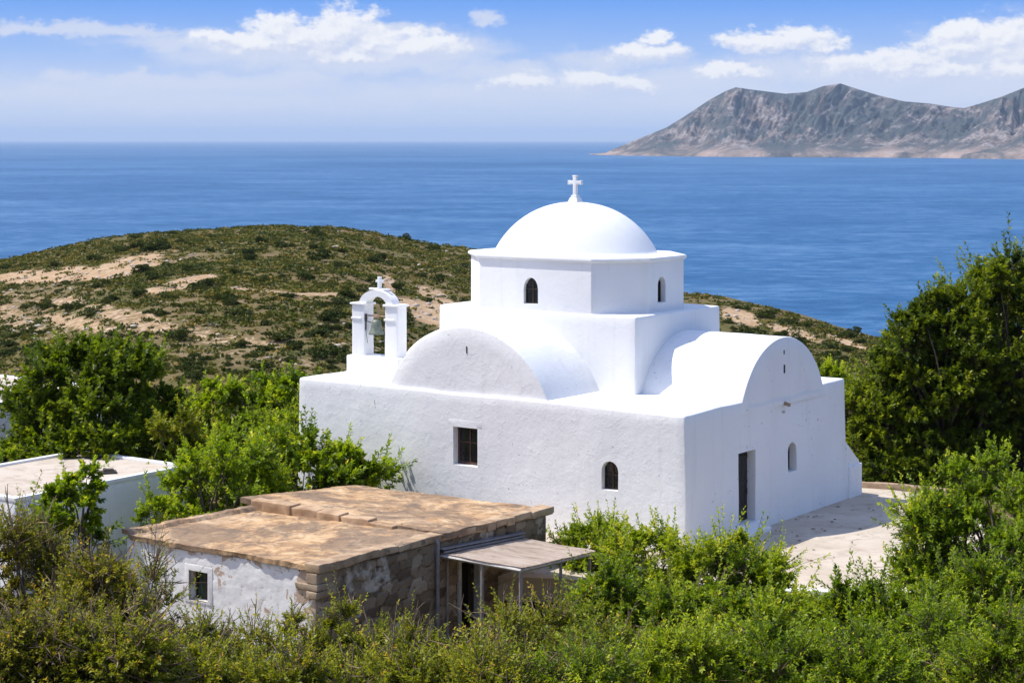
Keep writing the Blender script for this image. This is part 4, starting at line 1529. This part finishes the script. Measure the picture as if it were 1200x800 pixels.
def sticks(S, E, r0, r1):
    """thin three-sided twigs, vectorised"""
    n = len(S)
    T = unit(E - S)
    A = unit(np.cross(T, np.array([0.3, 0.5, 0.81])))
    B = np.cross(T, A)
    V = np.zeros((n, 6, 3))
    for i in range(3):
        a = i * 2.0944
        o = A * math.cos(a) + B * math.sin(a)
        V[:, i] = S + o * r0
        V[:, 3 + i] = E + o * r1
    base = np.arange(n)[:, None, None] * 6
    q = np.array([[0, 1, 4, 3], [1, 2, 5, 4], [2, 0, 3, 5]])[None] + base
    return V.reshape(-1, 3), q.reshape(-1, 4)


def curved(a, b, rng, k=6, bend=0.25, rise=0.0):
    a, b = np.asarray(a, float), np.asarray(b, float)
    t = np.linspace(0, 1, k)[:, None]
    L = np.linalg.norm(b - a)
    off = rng.normal(size=3) * bend * L * 0.35
    p = a + (b - a) * t + off * np.sin(np.pi * t)
    p[:, 2] += rise * L * np.sin(np.pi * t[:, 0])
    return p


def plant(name, label, cat, px, ytop, Y, half_px, leafm, n_cl=26, clr=(0.34, 0.6), shoots=26, per=13, L=0.055, Wd=0.026, seed=0, up=0.5, leader=0.12, dry=0.03,
          tone=0.0, twigs=0, group=None, depth=None, squash=1.0, tree=False, low=0.25, slen=1.0, droop=0.0, lean=(0, 0), shell=0.72, kind_parts=None, shape=None):
    rng = np.random.default_rng(seed)
    n_cl = int(n_cl * 1.05)
    shoots = int(shoots * 1.08)
    per = int(per * 1.42)
    dry *= 0.4
    tone = tone + rng.normal() * 0.055
    L, Wd = L * 1.12, Wd * 1.2
    X = (px - 600) / F * Y
    g0 = float(ground(X, Y))
    ztop = EYE - (ytop - HZ) / F * Y
    H_ = ztop - g0
    rx = half_px / F * Y * 1.12
    ry = depth if depth else rx * 0.9
    rmean = (clr[0] + clr[1]) / 2
    root = thing(name, label, cat, (X, Y, g0 - 0.05), 0.0, group)
    # clump centres inside a ragged dome
    C, K = [], []
    zlo = low * H_
    tries = 0
    while len(C) < n_cl and tries < 9000:
        tries += 1
        p = rng.uniform(-1, 1, 3)
        h01 = p[2] * 0.5 + 0.5
        r_ = math.sqrt(p[0] ** 2 + p[1] ** 2 + (h01 ** 2.6 if not tree else (max(h01 - 0.25, (0.25 - h01) * 1.2) / 0.75) ** 1.35) ** 2)
        if r_ > 1 or r_ < shell * rng.uniform(0.3, 1.2):
            continue
        if shape is not None and not shape(p):
            continue
        q = np.array((p[0] * rx, p[1] * ry, h01 * (H_ - zlo)))
        if K and tries < 7000 and min(((q - k_) ** 2).sum() for k_ in K) < (rmean * 0.95 * (1 - tries / 9000)) ** 2:
            continue
        K.append(q)
        C.append((p[0] * max(rx - rmean * .7, rx * .45), p[1] * max(ry - rmean * .7, ry * .45), zlo + (p[2] * 0.5 + 0.5) * max(H_ - zlo - rmean * 0.95, 0.2)))
    C = np.array(C)
    C[:, 2] = zlo + (C[:, 2] - zlo) * ((H_ - rmean * 1.3 - zlo) / max(C[:, 2].max() - zlo, .1))
    C[:, 0] += lean[0] * C[:, 2] / max(H_, .1)
    CR = (clr[0] * 0.75 + (clr[1] * 1.15 - clr[0] * 0.75) * rng.uniform(0, 1, len(C)) ** 1.3) * squash
    cc = np.array([0, 0, zlo + (H_ - zlo) * 0.35])
    me, (s0, e0) = leaf_mesh('foliage', rng, C, CR, cc, shoots, per, L, Wd, up, 0.6, leader, dry, droop, tone, slen)
    link('crown' if tree else 'foliage', me, leafm, root)
    # limbs
    paths, radii = [], []
    nst = 1 if tree else 4
    starts = [np.array([rng.normal() * 0.12 * (0 if tree else 1), rng.normal() * 0.12 * (0 if tree else 1), 0.0]) for _ in range(nst)]
    fork = zlo * 0.8 + 0.2
    br = max(0.02, 0.018 * H_)
    if tree:
        paths.append(curved((0, 0, -0.1), (0.1, 0, fork), rng, 6, 0.15))
        radii.append(np.linspace(br * 2.6, br * 1.9, 6))
    for i, c_ in enumerate(C):
        a = starts[i % nst] if not tree else np.array([0.1, 0, fork])
        paths.append(curved(a, c_, rng, 6, 0.22, 0.06))
        radii.append(np.linspace(br * (0.7 if not tree else 0.75), 0.009, 6))
    tm = tubes('branches', paths, radii, 5)
    tv = np.empty(len(tm.vertices) * 3, np.float32)
    tm.vertices.foreach_get('co', tv)
    tq = np.empty(len(tm.polygons) * 4, np.int32)
    tm.loops.foreach_get('vertex_index', tq)
    bpy.data.meshes.remove(tm)
    sv, sq = sticks(s0 * 0.75 + C[np.repeat(np.arange(len(C)), shoots)] * 0.25, e0, 0.006 if L < .07 else 0.008, 0.0025)
    tv = tv.reshape(-1, 3)
    tq = tq.reshape(-1, 4)
    allv = [tv, sv]
    allq = [tq, sq + len(tv)]
    nv = len(tv) + len(sv)
    if twigs:
        # bare dry twigs reaching out of the leaves, each forked
        k = rng.integers(0, len(C), twigs)
        d = unit(rng.normal(size=(twigs, 3)) + np.array([0, 0, 0.9]) + unit(C[k] - cc) * 0.9)
        S = C[k] + d * CR[k][:, None] * 0.2
        E = S + d * (CR[k] * rng.uniform(1.2, 2.3, twigs))[:, None]
        E2, S2 = [E], [S]
        for f in (0.35, 0.55, 0.75):
            s_ = S + (E - S) * f
            e_ = s_ + unit(d + rng.normal(size=(twigs, 3)) * 0.7) * (CR[k] * rng.uniform(0.3, 0.7, twigs))[:, None]
            S2.append(s_)
            E2.append(e_)
        v2, q2 = sticks(np.concatenate(S2), np.concatenate(E2), 0.012, 0.005)
        allv.append(v2)
        allq.append(q2 + nv)
    bmz = mesh_np('branches', np.concatenate(allv), np.concatenate(allq), True)
    o = link('trunk' if tree else 'branches', bmz, M['bark'], root)
    if twigs:
        bmz.materials.append(M['twig'])
        mi = np.zeros(len(bmz.polygons), np.int32)
        mi[-len(q2):] = 1
        bmz.polygons.foreach_set('material_index', mi)
    return root


# trees and bushes behind the houses, left
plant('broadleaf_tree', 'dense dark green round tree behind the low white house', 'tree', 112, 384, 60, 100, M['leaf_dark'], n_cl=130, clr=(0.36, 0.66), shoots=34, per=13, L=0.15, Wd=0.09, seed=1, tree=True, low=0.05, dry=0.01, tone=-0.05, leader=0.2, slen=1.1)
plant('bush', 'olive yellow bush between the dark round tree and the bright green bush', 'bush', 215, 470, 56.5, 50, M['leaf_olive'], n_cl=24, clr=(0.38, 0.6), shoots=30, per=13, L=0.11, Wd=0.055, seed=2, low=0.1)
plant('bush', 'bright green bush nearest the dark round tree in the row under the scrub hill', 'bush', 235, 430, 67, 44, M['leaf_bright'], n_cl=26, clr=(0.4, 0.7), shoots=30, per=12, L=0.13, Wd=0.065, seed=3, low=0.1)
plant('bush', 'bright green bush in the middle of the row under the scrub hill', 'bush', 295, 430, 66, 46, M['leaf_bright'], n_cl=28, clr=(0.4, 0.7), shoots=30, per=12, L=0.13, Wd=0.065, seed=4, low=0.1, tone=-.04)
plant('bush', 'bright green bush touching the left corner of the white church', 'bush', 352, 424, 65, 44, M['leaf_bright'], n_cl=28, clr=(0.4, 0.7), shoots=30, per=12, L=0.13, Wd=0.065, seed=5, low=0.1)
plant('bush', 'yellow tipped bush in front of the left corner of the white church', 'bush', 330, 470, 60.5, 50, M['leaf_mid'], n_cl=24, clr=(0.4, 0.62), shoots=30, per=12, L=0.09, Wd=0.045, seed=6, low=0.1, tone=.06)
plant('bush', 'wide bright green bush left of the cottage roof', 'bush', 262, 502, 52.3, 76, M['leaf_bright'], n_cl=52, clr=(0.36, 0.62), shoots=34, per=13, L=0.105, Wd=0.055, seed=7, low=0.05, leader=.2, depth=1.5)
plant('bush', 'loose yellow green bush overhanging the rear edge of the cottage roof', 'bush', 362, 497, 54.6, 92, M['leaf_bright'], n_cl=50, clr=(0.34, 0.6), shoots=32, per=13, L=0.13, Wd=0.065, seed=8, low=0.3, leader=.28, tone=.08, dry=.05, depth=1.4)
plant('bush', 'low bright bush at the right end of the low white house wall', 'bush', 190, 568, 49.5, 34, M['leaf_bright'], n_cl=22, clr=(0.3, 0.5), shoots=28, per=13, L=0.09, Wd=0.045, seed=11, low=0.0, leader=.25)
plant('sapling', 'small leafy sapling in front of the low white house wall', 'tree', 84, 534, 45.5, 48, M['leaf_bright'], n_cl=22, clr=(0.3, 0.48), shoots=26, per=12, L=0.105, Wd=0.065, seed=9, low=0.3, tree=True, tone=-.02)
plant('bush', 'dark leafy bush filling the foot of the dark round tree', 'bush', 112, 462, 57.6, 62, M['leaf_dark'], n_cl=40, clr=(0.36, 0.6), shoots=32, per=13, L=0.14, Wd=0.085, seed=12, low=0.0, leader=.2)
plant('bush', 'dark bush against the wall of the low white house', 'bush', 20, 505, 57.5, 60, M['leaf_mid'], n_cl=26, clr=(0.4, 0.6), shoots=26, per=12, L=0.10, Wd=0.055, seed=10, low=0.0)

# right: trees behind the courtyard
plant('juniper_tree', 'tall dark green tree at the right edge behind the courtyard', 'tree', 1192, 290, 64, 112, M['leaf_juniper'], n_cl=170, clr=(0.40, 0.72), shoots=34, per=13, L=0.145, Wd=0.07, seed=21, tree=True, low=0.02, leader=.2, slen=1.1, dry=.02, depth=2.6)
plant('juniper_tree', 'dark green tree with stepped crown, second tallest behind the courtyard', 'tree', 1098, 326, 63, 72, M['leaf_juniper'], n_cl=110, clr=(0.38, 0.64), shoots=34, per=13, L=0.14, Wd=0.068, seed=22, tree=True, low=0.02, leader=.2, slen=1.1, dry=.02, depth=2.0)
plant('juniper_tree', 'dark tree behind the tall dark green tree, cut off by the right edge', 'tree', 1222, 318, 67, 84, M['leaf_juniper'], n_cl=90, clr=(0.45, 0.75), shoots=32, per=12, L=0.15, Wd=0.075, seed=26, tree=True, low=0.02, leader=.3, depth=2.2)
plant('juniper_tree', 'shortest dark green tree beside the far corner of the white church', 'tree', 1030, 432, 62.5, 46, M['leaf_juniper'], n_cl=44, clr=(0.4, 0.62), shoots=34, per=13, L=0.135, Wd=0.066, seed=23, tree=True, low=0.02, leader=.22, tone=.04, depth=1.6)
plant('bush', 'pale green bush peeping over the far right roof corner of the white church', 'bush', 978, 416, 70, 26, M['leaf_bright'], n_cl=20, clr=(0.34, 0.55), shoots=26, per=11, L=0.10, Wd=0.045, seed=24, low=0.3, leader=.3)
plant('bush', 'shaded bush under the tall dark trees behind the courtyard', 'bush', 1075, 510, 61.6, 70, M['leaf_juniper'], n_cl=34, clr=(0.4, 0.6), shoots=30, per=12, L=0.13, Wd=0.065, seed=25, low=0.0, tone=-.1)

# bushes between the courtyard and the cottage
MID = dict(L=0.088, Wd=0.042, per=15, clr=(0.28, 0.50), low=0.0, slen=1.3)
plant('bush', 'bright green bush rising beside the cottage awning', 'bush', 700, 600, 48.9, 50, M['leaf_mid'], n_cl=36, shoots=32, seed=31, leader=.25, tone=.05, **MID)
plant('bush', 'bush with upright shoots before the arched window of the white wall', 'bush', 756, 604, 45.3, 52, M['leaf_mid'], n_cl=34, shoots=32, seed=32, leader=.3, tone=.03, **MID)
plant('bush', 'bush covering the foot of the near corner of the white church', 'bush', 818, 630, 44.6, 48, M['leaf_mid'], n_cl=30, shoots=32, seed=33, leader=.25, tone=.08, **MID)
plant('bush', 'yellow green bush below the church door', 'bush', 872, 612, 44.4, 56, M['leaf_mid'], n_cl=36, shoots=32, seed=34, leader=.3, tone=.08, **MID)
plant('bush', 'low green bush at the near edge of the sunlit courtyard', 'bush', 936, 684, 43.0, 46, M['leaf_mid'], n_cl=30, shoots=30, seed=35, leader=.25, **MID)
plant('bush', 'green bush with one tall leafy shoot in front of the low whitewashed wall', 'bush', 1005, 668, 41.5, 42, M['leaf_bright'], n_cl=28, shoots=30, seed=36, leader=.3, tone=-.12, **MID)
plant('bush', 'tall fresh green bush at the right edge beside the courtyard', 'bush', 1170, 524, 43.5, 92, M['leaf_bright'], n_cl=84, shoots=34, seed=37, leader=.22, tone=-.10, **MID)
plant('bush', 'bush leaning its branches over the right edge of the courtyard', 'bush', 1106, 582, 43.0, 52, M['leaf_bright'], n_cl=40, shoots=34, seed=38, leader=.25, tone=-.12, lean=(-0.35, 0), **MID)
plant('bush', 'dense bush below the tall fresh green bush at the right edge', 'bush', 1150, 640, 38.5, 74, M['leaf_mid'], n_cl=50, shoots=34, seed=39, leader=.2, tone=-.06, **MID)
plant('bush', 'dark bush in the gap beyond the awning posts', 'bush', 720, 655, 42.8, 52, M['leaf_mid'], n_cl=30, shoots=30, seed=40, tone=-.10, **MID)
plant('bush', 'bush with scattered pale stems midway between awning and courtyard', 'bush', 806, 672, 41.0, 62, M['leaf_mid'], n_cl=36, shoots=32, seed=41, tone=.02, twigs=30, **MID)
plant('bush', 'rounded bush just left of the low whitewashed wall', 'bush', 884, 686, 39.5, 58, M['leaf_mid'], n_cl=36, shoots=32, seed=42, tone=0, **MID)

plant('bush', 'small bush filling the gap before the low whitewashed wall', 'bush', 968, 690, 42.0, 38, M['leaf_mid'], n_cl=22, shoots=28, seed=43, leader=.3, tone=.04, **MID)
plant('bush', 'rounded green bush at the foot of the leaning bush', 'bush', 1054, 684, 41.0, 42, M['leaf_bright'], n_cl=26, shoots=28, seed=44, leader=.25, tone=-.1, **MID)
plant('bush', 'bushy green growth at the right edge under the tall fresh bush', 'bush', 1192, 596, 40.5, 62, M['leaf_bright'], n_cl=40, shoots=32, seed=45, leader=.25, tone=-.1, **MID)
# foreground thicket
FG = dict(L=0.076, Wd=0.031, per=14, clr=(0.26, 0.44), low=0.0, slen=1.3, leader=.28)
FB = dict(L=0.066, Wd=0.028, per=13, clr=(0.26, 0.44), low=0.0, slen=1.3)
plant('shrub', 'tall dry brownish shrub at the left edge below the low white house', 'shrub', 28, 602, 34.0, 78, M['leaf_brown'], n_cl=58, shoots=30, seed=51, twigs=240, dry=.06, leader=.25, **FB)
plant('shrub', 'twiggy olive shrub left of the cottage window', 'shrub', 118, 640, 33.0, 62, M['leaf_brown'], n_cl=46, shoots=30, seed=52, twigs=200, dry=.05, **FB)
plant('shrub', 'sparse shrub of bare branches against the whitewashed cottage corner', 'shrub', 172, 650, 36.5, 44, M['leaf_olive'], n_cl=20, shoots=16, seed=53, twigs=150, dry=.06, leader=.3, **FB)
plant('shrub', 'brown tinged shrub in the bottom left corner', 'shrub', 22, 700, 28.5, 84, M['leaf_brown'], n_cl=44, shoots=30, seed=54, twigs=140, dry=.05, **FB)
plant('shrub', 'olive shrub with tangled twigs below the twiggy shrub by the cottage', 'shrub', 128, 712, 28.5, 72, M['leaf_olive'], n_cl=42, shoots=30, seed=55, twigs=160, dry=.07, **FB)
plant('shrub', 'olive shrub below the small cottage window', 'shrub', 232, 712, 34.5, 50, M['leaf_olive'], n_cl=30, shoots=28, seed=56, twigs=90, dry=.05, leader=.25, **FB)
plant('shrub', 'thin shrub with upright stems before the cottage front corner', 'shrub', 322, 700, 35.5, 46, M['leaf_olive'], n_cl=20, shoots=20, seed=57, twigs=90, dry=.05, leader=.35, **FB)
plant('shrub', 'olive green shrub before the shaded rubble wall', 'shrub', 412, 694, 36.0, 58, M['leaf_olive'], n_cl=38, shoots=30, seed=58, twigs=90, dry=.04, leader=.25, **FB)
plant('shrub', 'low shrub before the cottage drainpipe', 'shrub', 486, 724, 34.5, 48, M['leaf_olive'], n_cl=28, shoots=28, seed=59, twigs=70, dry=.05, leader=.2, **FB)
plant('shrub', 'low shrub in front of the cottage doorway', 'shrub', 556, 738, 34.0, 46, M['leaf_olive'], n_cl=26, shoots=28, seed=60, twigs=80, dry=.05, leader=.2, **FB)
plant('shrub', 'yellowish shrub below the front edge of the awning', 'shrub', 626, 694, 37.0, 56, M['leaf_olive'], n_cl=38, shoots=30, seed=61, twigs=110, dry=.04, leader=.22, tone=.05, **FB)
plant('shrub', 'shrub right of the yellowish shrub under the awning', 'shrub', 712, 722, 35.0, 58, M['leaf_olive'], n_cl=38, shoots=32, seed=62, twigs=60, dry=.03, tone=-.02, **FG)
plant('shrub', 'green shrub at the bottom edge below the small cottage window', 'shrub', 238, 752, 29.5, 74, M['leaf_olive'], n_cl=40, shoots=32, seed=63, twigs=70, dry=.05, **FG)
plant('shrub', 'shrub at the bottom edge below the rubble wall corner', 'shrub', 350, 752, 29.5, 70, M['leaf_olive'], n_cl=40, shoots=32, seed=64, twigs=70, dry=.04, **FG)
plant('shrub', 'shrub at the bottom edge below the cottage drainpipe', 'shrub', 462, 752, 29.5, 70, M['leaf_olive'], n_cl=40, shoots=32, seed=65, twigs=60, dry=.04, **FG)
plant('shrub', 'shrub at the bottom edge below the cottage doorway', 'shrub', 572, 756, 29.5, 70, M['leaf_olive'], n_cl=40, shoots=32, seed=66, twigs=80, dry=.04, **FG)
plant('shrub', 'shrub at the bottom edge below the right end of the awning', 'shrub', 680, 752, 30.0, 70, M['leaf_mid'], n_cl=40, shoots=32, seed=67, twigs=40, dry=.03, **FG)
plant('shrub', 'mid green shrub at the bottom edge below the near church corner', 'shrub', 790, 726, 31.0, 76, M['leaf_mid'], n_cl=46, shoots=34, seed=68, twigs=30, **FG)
plant('shrub', 'mid green shrub at the bottom edge below the church door', 'shrub', 898, 722, 31.5, 74, M['leaf_bright'], n_cl=46, shoots=34, seed=69, twigs=24, tone=-.14, **FG)
plant('shrub', 'fresh green shrub at the bottom edge below the sunlit courtyard', 'shrub', 1002, 726, 31.5, 70, M['leaf_bright'], n_cl=44, shoots=34, seed=70, twigs=24, tone=-.14, **FG)
plant('shrub', 'fresh green shrub in the lower right below the leaning bush', 'shrub', 1096, 700, 33.0, 76, M['leaf_bright'], n_cl=48, shoots=34, seed=71, twigs=24, tone=-.14, **FG)
plant('shrub', 'green shrub in the bottom right corner', 'shrub', 1184, 706, 31.0, 74, M['leaf_mid'], n_cl=46, shoots=34, seed=72, twigs=30, tone=-.05, **FG)

# ------------------------------------------------------------------ hillside vegetation
rng = np.random.default_rng(5)


def clump_leaves(rng, n, rad, flat, L):
    """a dome of small leaf faces, radius 1 scaled by rad"""
    d = unit(rng.normal(size=(n, 3)))
    d[:, 2] = np.abs(d[:, 2])
    p = d * rad * rng.uniform(0.55, 1.0, (n, 1))
    p[:, 2] *= flat
    ld = unit(d + rng.normal(size=(n, 3)) * 0.6)
    sd = unit(np.cross(ld, rng.normal(size=(n, 3))))
    Ls = L * rng.uniform(0.6, 1.3, (n, 1))
    V = np.stack([p - ld * Ls * .5, p + sd * Ls * .38, p + ld * Ls * .5, p - sd * Ls * .38], 1)
    return V


def hill_point(n, rng, ylo=100, yhi=345, plo=-80, phi=1180):
    y = ylo + (yhi - ylo) * rng.uniform(size=n) ** 0.8
    px = rng.uniform(plo, phi, n)
    return (px - 600) / F * y, y, px


Nc = 30000
x, y, px = hill_point(Nc, rng)
Rd, _ = ridge(px)
dens = 0.5 + 0.5 * fbm(x / 22, y / 16, 0, 61, 4)
bare = bare_mask(x, y)
keep = (y < Rd + 6) & (rng.uniform(size=Nc) < np.clip(dens * 2.2 - 0.22, 0.22, 1) * (1 - np.clip(bare * 1.4, 0, .88)))
x, y, px, dens = x[keep], y[keep], px[keep], dens[keep]
z = ground(x, y)
VV, TT_ = [], []
for i in range(len(x)):
    r_ = rng.uniform(0.25, 0.85) * (0.6 + 0.6 * dens[i])
    n = int(12 + 24 * r_)
    v = clump_leaves(rng, n, r_, rng.uniform(0.45, 0.75), 0.27)
    v = v * np.array([1.25, 1.25, 1.0]) + np.array([x[i], y[i], z[i] - 0.05])
    VV.append(v.reshape(-1, 3))
    tn = np.clip(0.42 + 0.28 * rng.normal() + 0.25 * float(fbm(x[i] / 30, y[i] / 30, 0, 81, 3)), 0, 1)
    TT_.append(np.clip(tn + rng.normal(size=n) * 0.08, 0, 1))
V = np.concatenate(VV)
me = mesh_np('scrub', V, np.arange(len(V)).reshape(-1, 4))
at = me.attributes.new('tint', 'FLOAT', 'FACE')
at.data.foreach_set('value', np.concatenate(TT_).astype(np.float32))
link('scrub', me, M['scrub'], kind='stuff', label='low olive and brown heath covering the hillside', category='scrub')


def rock_mesh(rng, n_sub=2):
    bm = bmesh.new()
    bmesh.ops.create_icosphere(bm, subdivisions=n_sub, radius=1)
    sd = int(rng.integers(1000))
    for v in bm.verts:
        k = 1 + 0.35 * float(vnoise(v.co.x * 1.3, v.co.y * 1.3, v.co.z * 1.3, sd))
        v.co = Vector((v.co.x * k, v.co.y * k, v.co.z * k * 0.55))
    vs = np.array([v.co[:] for v in bm.verts])
    fs = np.array([[v.index for v in f.verts] for f in bm.faces])
    bm.free()
    return vs, fs


# pale stones over the slope
Nr = 9000
x, y, px = hill_point(Nr, rng)
Rd, _ = ridge(px)
bare = bare_mask(x, y)
pn = 0.5 + 0.5 * fbm(x / 15, y / 8, 0, 91, 4)
tilled = ((px < 260) & (y > 262))
keep = (y < Rd + 3) & (rng.uniform(size=Nr) < np.clip(bare * 0.8 + 0.55 * np.clip(pn - 0.52, 0, 1) * 2, 0, 1) * np.where(tilled, 0.25, 1))
x, y = x[keep], y[keep]
z = ground(x, y)
rocks = [rock_mesh(rng, 1) for _ in range(6)]
VV, QQ, b0 = [], [], 0
for i in range(len(x)):
    vs, fs = rocks[i % 6]
    s_ = min(0.10 * math.exp(rng.normal() * 0.5 + 0.35), 0.5) * (1 if y[i] > 170 else 0.45)
    a = rng.uniform(0, 6.28)
    rot = np.array([[math.cos(a), -math.sin(a), 0], [math.sin(a), math.cos(a), 0], [0, 0, 1]])
    VV.append((vs * np.array([s_ * 1.5, s_ * 0.9, s_])) @ rot.T + np.array([x[i], y[i], z[i] + 0.05]))
    QQ.append(fs + b0)
    b0 += len(vs)
me = mesh_np('rocks', np.concatenate(VV), np.concatenate(QQ))
link('rocks', me, simple('pale_limestone', (0.56, 0.48, 0.40), 0.95, 0.35, 0.6, 0.0), kind='stuff', label='pale stones strewn over the scrub hillside', category='rocks')

# darker rounded shrubs that stand out on the hill, shared meshes
protos = []
for k in range(5):
    r2 = np.random.default_rng(200 + k)
    parts = []
    tn = []
    for c_ in range(9):
        cpos = np.array([r2.normal() * 0.42, r2.normal() * 0.42, abs(r2.normal()) * 0.25 + 0.1])
        v = clump_leaves(r2, 150, r2.uniform(0.35, 0.6), 0.85, 0.17) + cpos
        parts.append(v.reshape(-1, 3))
        tn.append(np.clip(0.13 + r2.normal() * 0.08 + r2.normal(size=150) * 0.08, 0, 0.6))
    V = np.concatenate(parts)
    me = mesh_np('hill_shrub', V, np.arange(len(V)).reshape(-1, 4))
    at = me.attributes.new('tint', 'FLOAT', 'FACE')
    at.data.foreach_set('value', np.concatenate(tn).astype(np.float32))
    me.materials.append(M['scrub'])
    protos.append(me)


def on_hill(px, py):
    """the first point of the hillside seen in that direction"""
    yy = np.arange(130, 420, 0.5)
    xx = (px - 600) / F * yy
    zz = ground(xx, yy)
    row = HZ + (EYE - zz) / yy * F
    hit = np.nonzero(row <= py)[0]
    i = hit[0] if len(hit) else int(np.argmin(row))
    return float(xx[i]), float(yy[i]), float(zz[i])


named = [((475, 281), 7.5, 'lone round dark shrub on the skyline of the hill'),
         ((1000, 389), 8, 'lone round shrub on the skyline right of the church'),
         ((143, 296), 10, 'leftmost of the four dark shrubs above the tilled strip'), ((158, 293), 13, 'second and tallest of the four dark shrubs above the tilled strip'),
         ((173, 295), 11, 'third of the four dark shrubs above the tilled strip'), ((188, 292), 13, 'rightmost of the four dark shrubs above the tilled strip'),
         ((371, 302), 13, 'wide dark shrub high on the slope behind the belfry')]
for i, ((px, py), w, lab) in enumerate(named):
    xx, yy, zz = on_hill(px, py)
    o = link('hill_shrub', protos[i % 5], None, None, label=lab, category='shrub')
    s_ = w / F * yy
    o.location = (xx, yy, zz - 0.1)
    o.scale = (s_, s_, s_ * 0.9)
    o.rotation_euler = (0, 0, i * 1.3)
r2 = np.random.default_rng(77)
cnt = 0
tries = 0
while cnt < 280 and tries < 4000:
    tries += 1
    px = r2.uniform(-20, 1010)
    top = np.interp(px, RIDGE[:, 0], RIDGE[:, 1])
    py = top + 4 + (440 - top) * r2.uniform() ** 1.1
    if 520 < px < 845:
        continue
    xx, yy, zz = on_hill(px, py)
    if float(bare_mask(np.array([xx]), np.array([yy]))[0]) > 0.45:
        continue
    o = link('hill_shrub', protos[cnt % 5], None, None, label='small dark cushion shrub dotted over the scrub hillside', category='shrub', group='dark shrubs dotted over the far hillside')
    s_ = 0.45 + 0.75 * r2.uniform() ** 1.6
    o.location = (xx, yy, zz - 0.1)
    o.scale = (s_ * r2.uniform(1, 1.3), s_, s_ * r2.uniform(.8, 1.05))
    o.rotation_euler = (0, 0, r2.uniform(0, 6.28))
    cnt += 1

# fallen leaves on the courtyard
n = 46
lx = np.abs(r2.normal(size=n)) * 1.6 + 0.2
ly = r2.uniform(0.5, 9, n)
V = []
for a, b_ in zip(lx, ly):
    wx, wy = loc2w(a, b_)
    s_ = r2.uniform(0.03, 0.085)
    an = r2.uniform(0, 6.28)
    for q in range(4):
        rr = s_ * (1 if q % 2 == 0 else 0.5)
        V.append((wx + rr * math.cos(an + q * 1.57), wy + rr * math.sin(an + q * 1.57), 0.008 + 0.02 * (q % 2) + 0.012 * r2.uniform()))
me = mesh_np('fallen_leaves', V, np.arange(len(V)).reshape(-1, 4))
link('fallen_leaves', me, M['deadleaf'], kind='stuff', label='dead leaves scattered on the courtyard', category='leaves')

# ------------------------------------------------------------------ haze
bm = bmesh.new()
add_box(bm, (-88000, -88000, SEA - 20), (88000, 88000, 420))
hz = bpy.data.materials.new('sea_haze')
hz.use_nodes = True
t = NT(hz.node_tree)
t.n.clear()
pv = t.new('ShaderNodeVolumePrincipled')
pv.inputs['Color'].default_value = (0.62, 0.79, 1.0, 1)
pv.inputs['Density'].default_value = 2.9e-5
ho = t.new('ShaderNodeOutputMaterial')
t.l.new(pv.outputs[0], ho.inputs['Volume'])
link('haze', from_bm(bm, 'haze'), hz, kind='stuff', label='pale blue sea haze', category='haze')
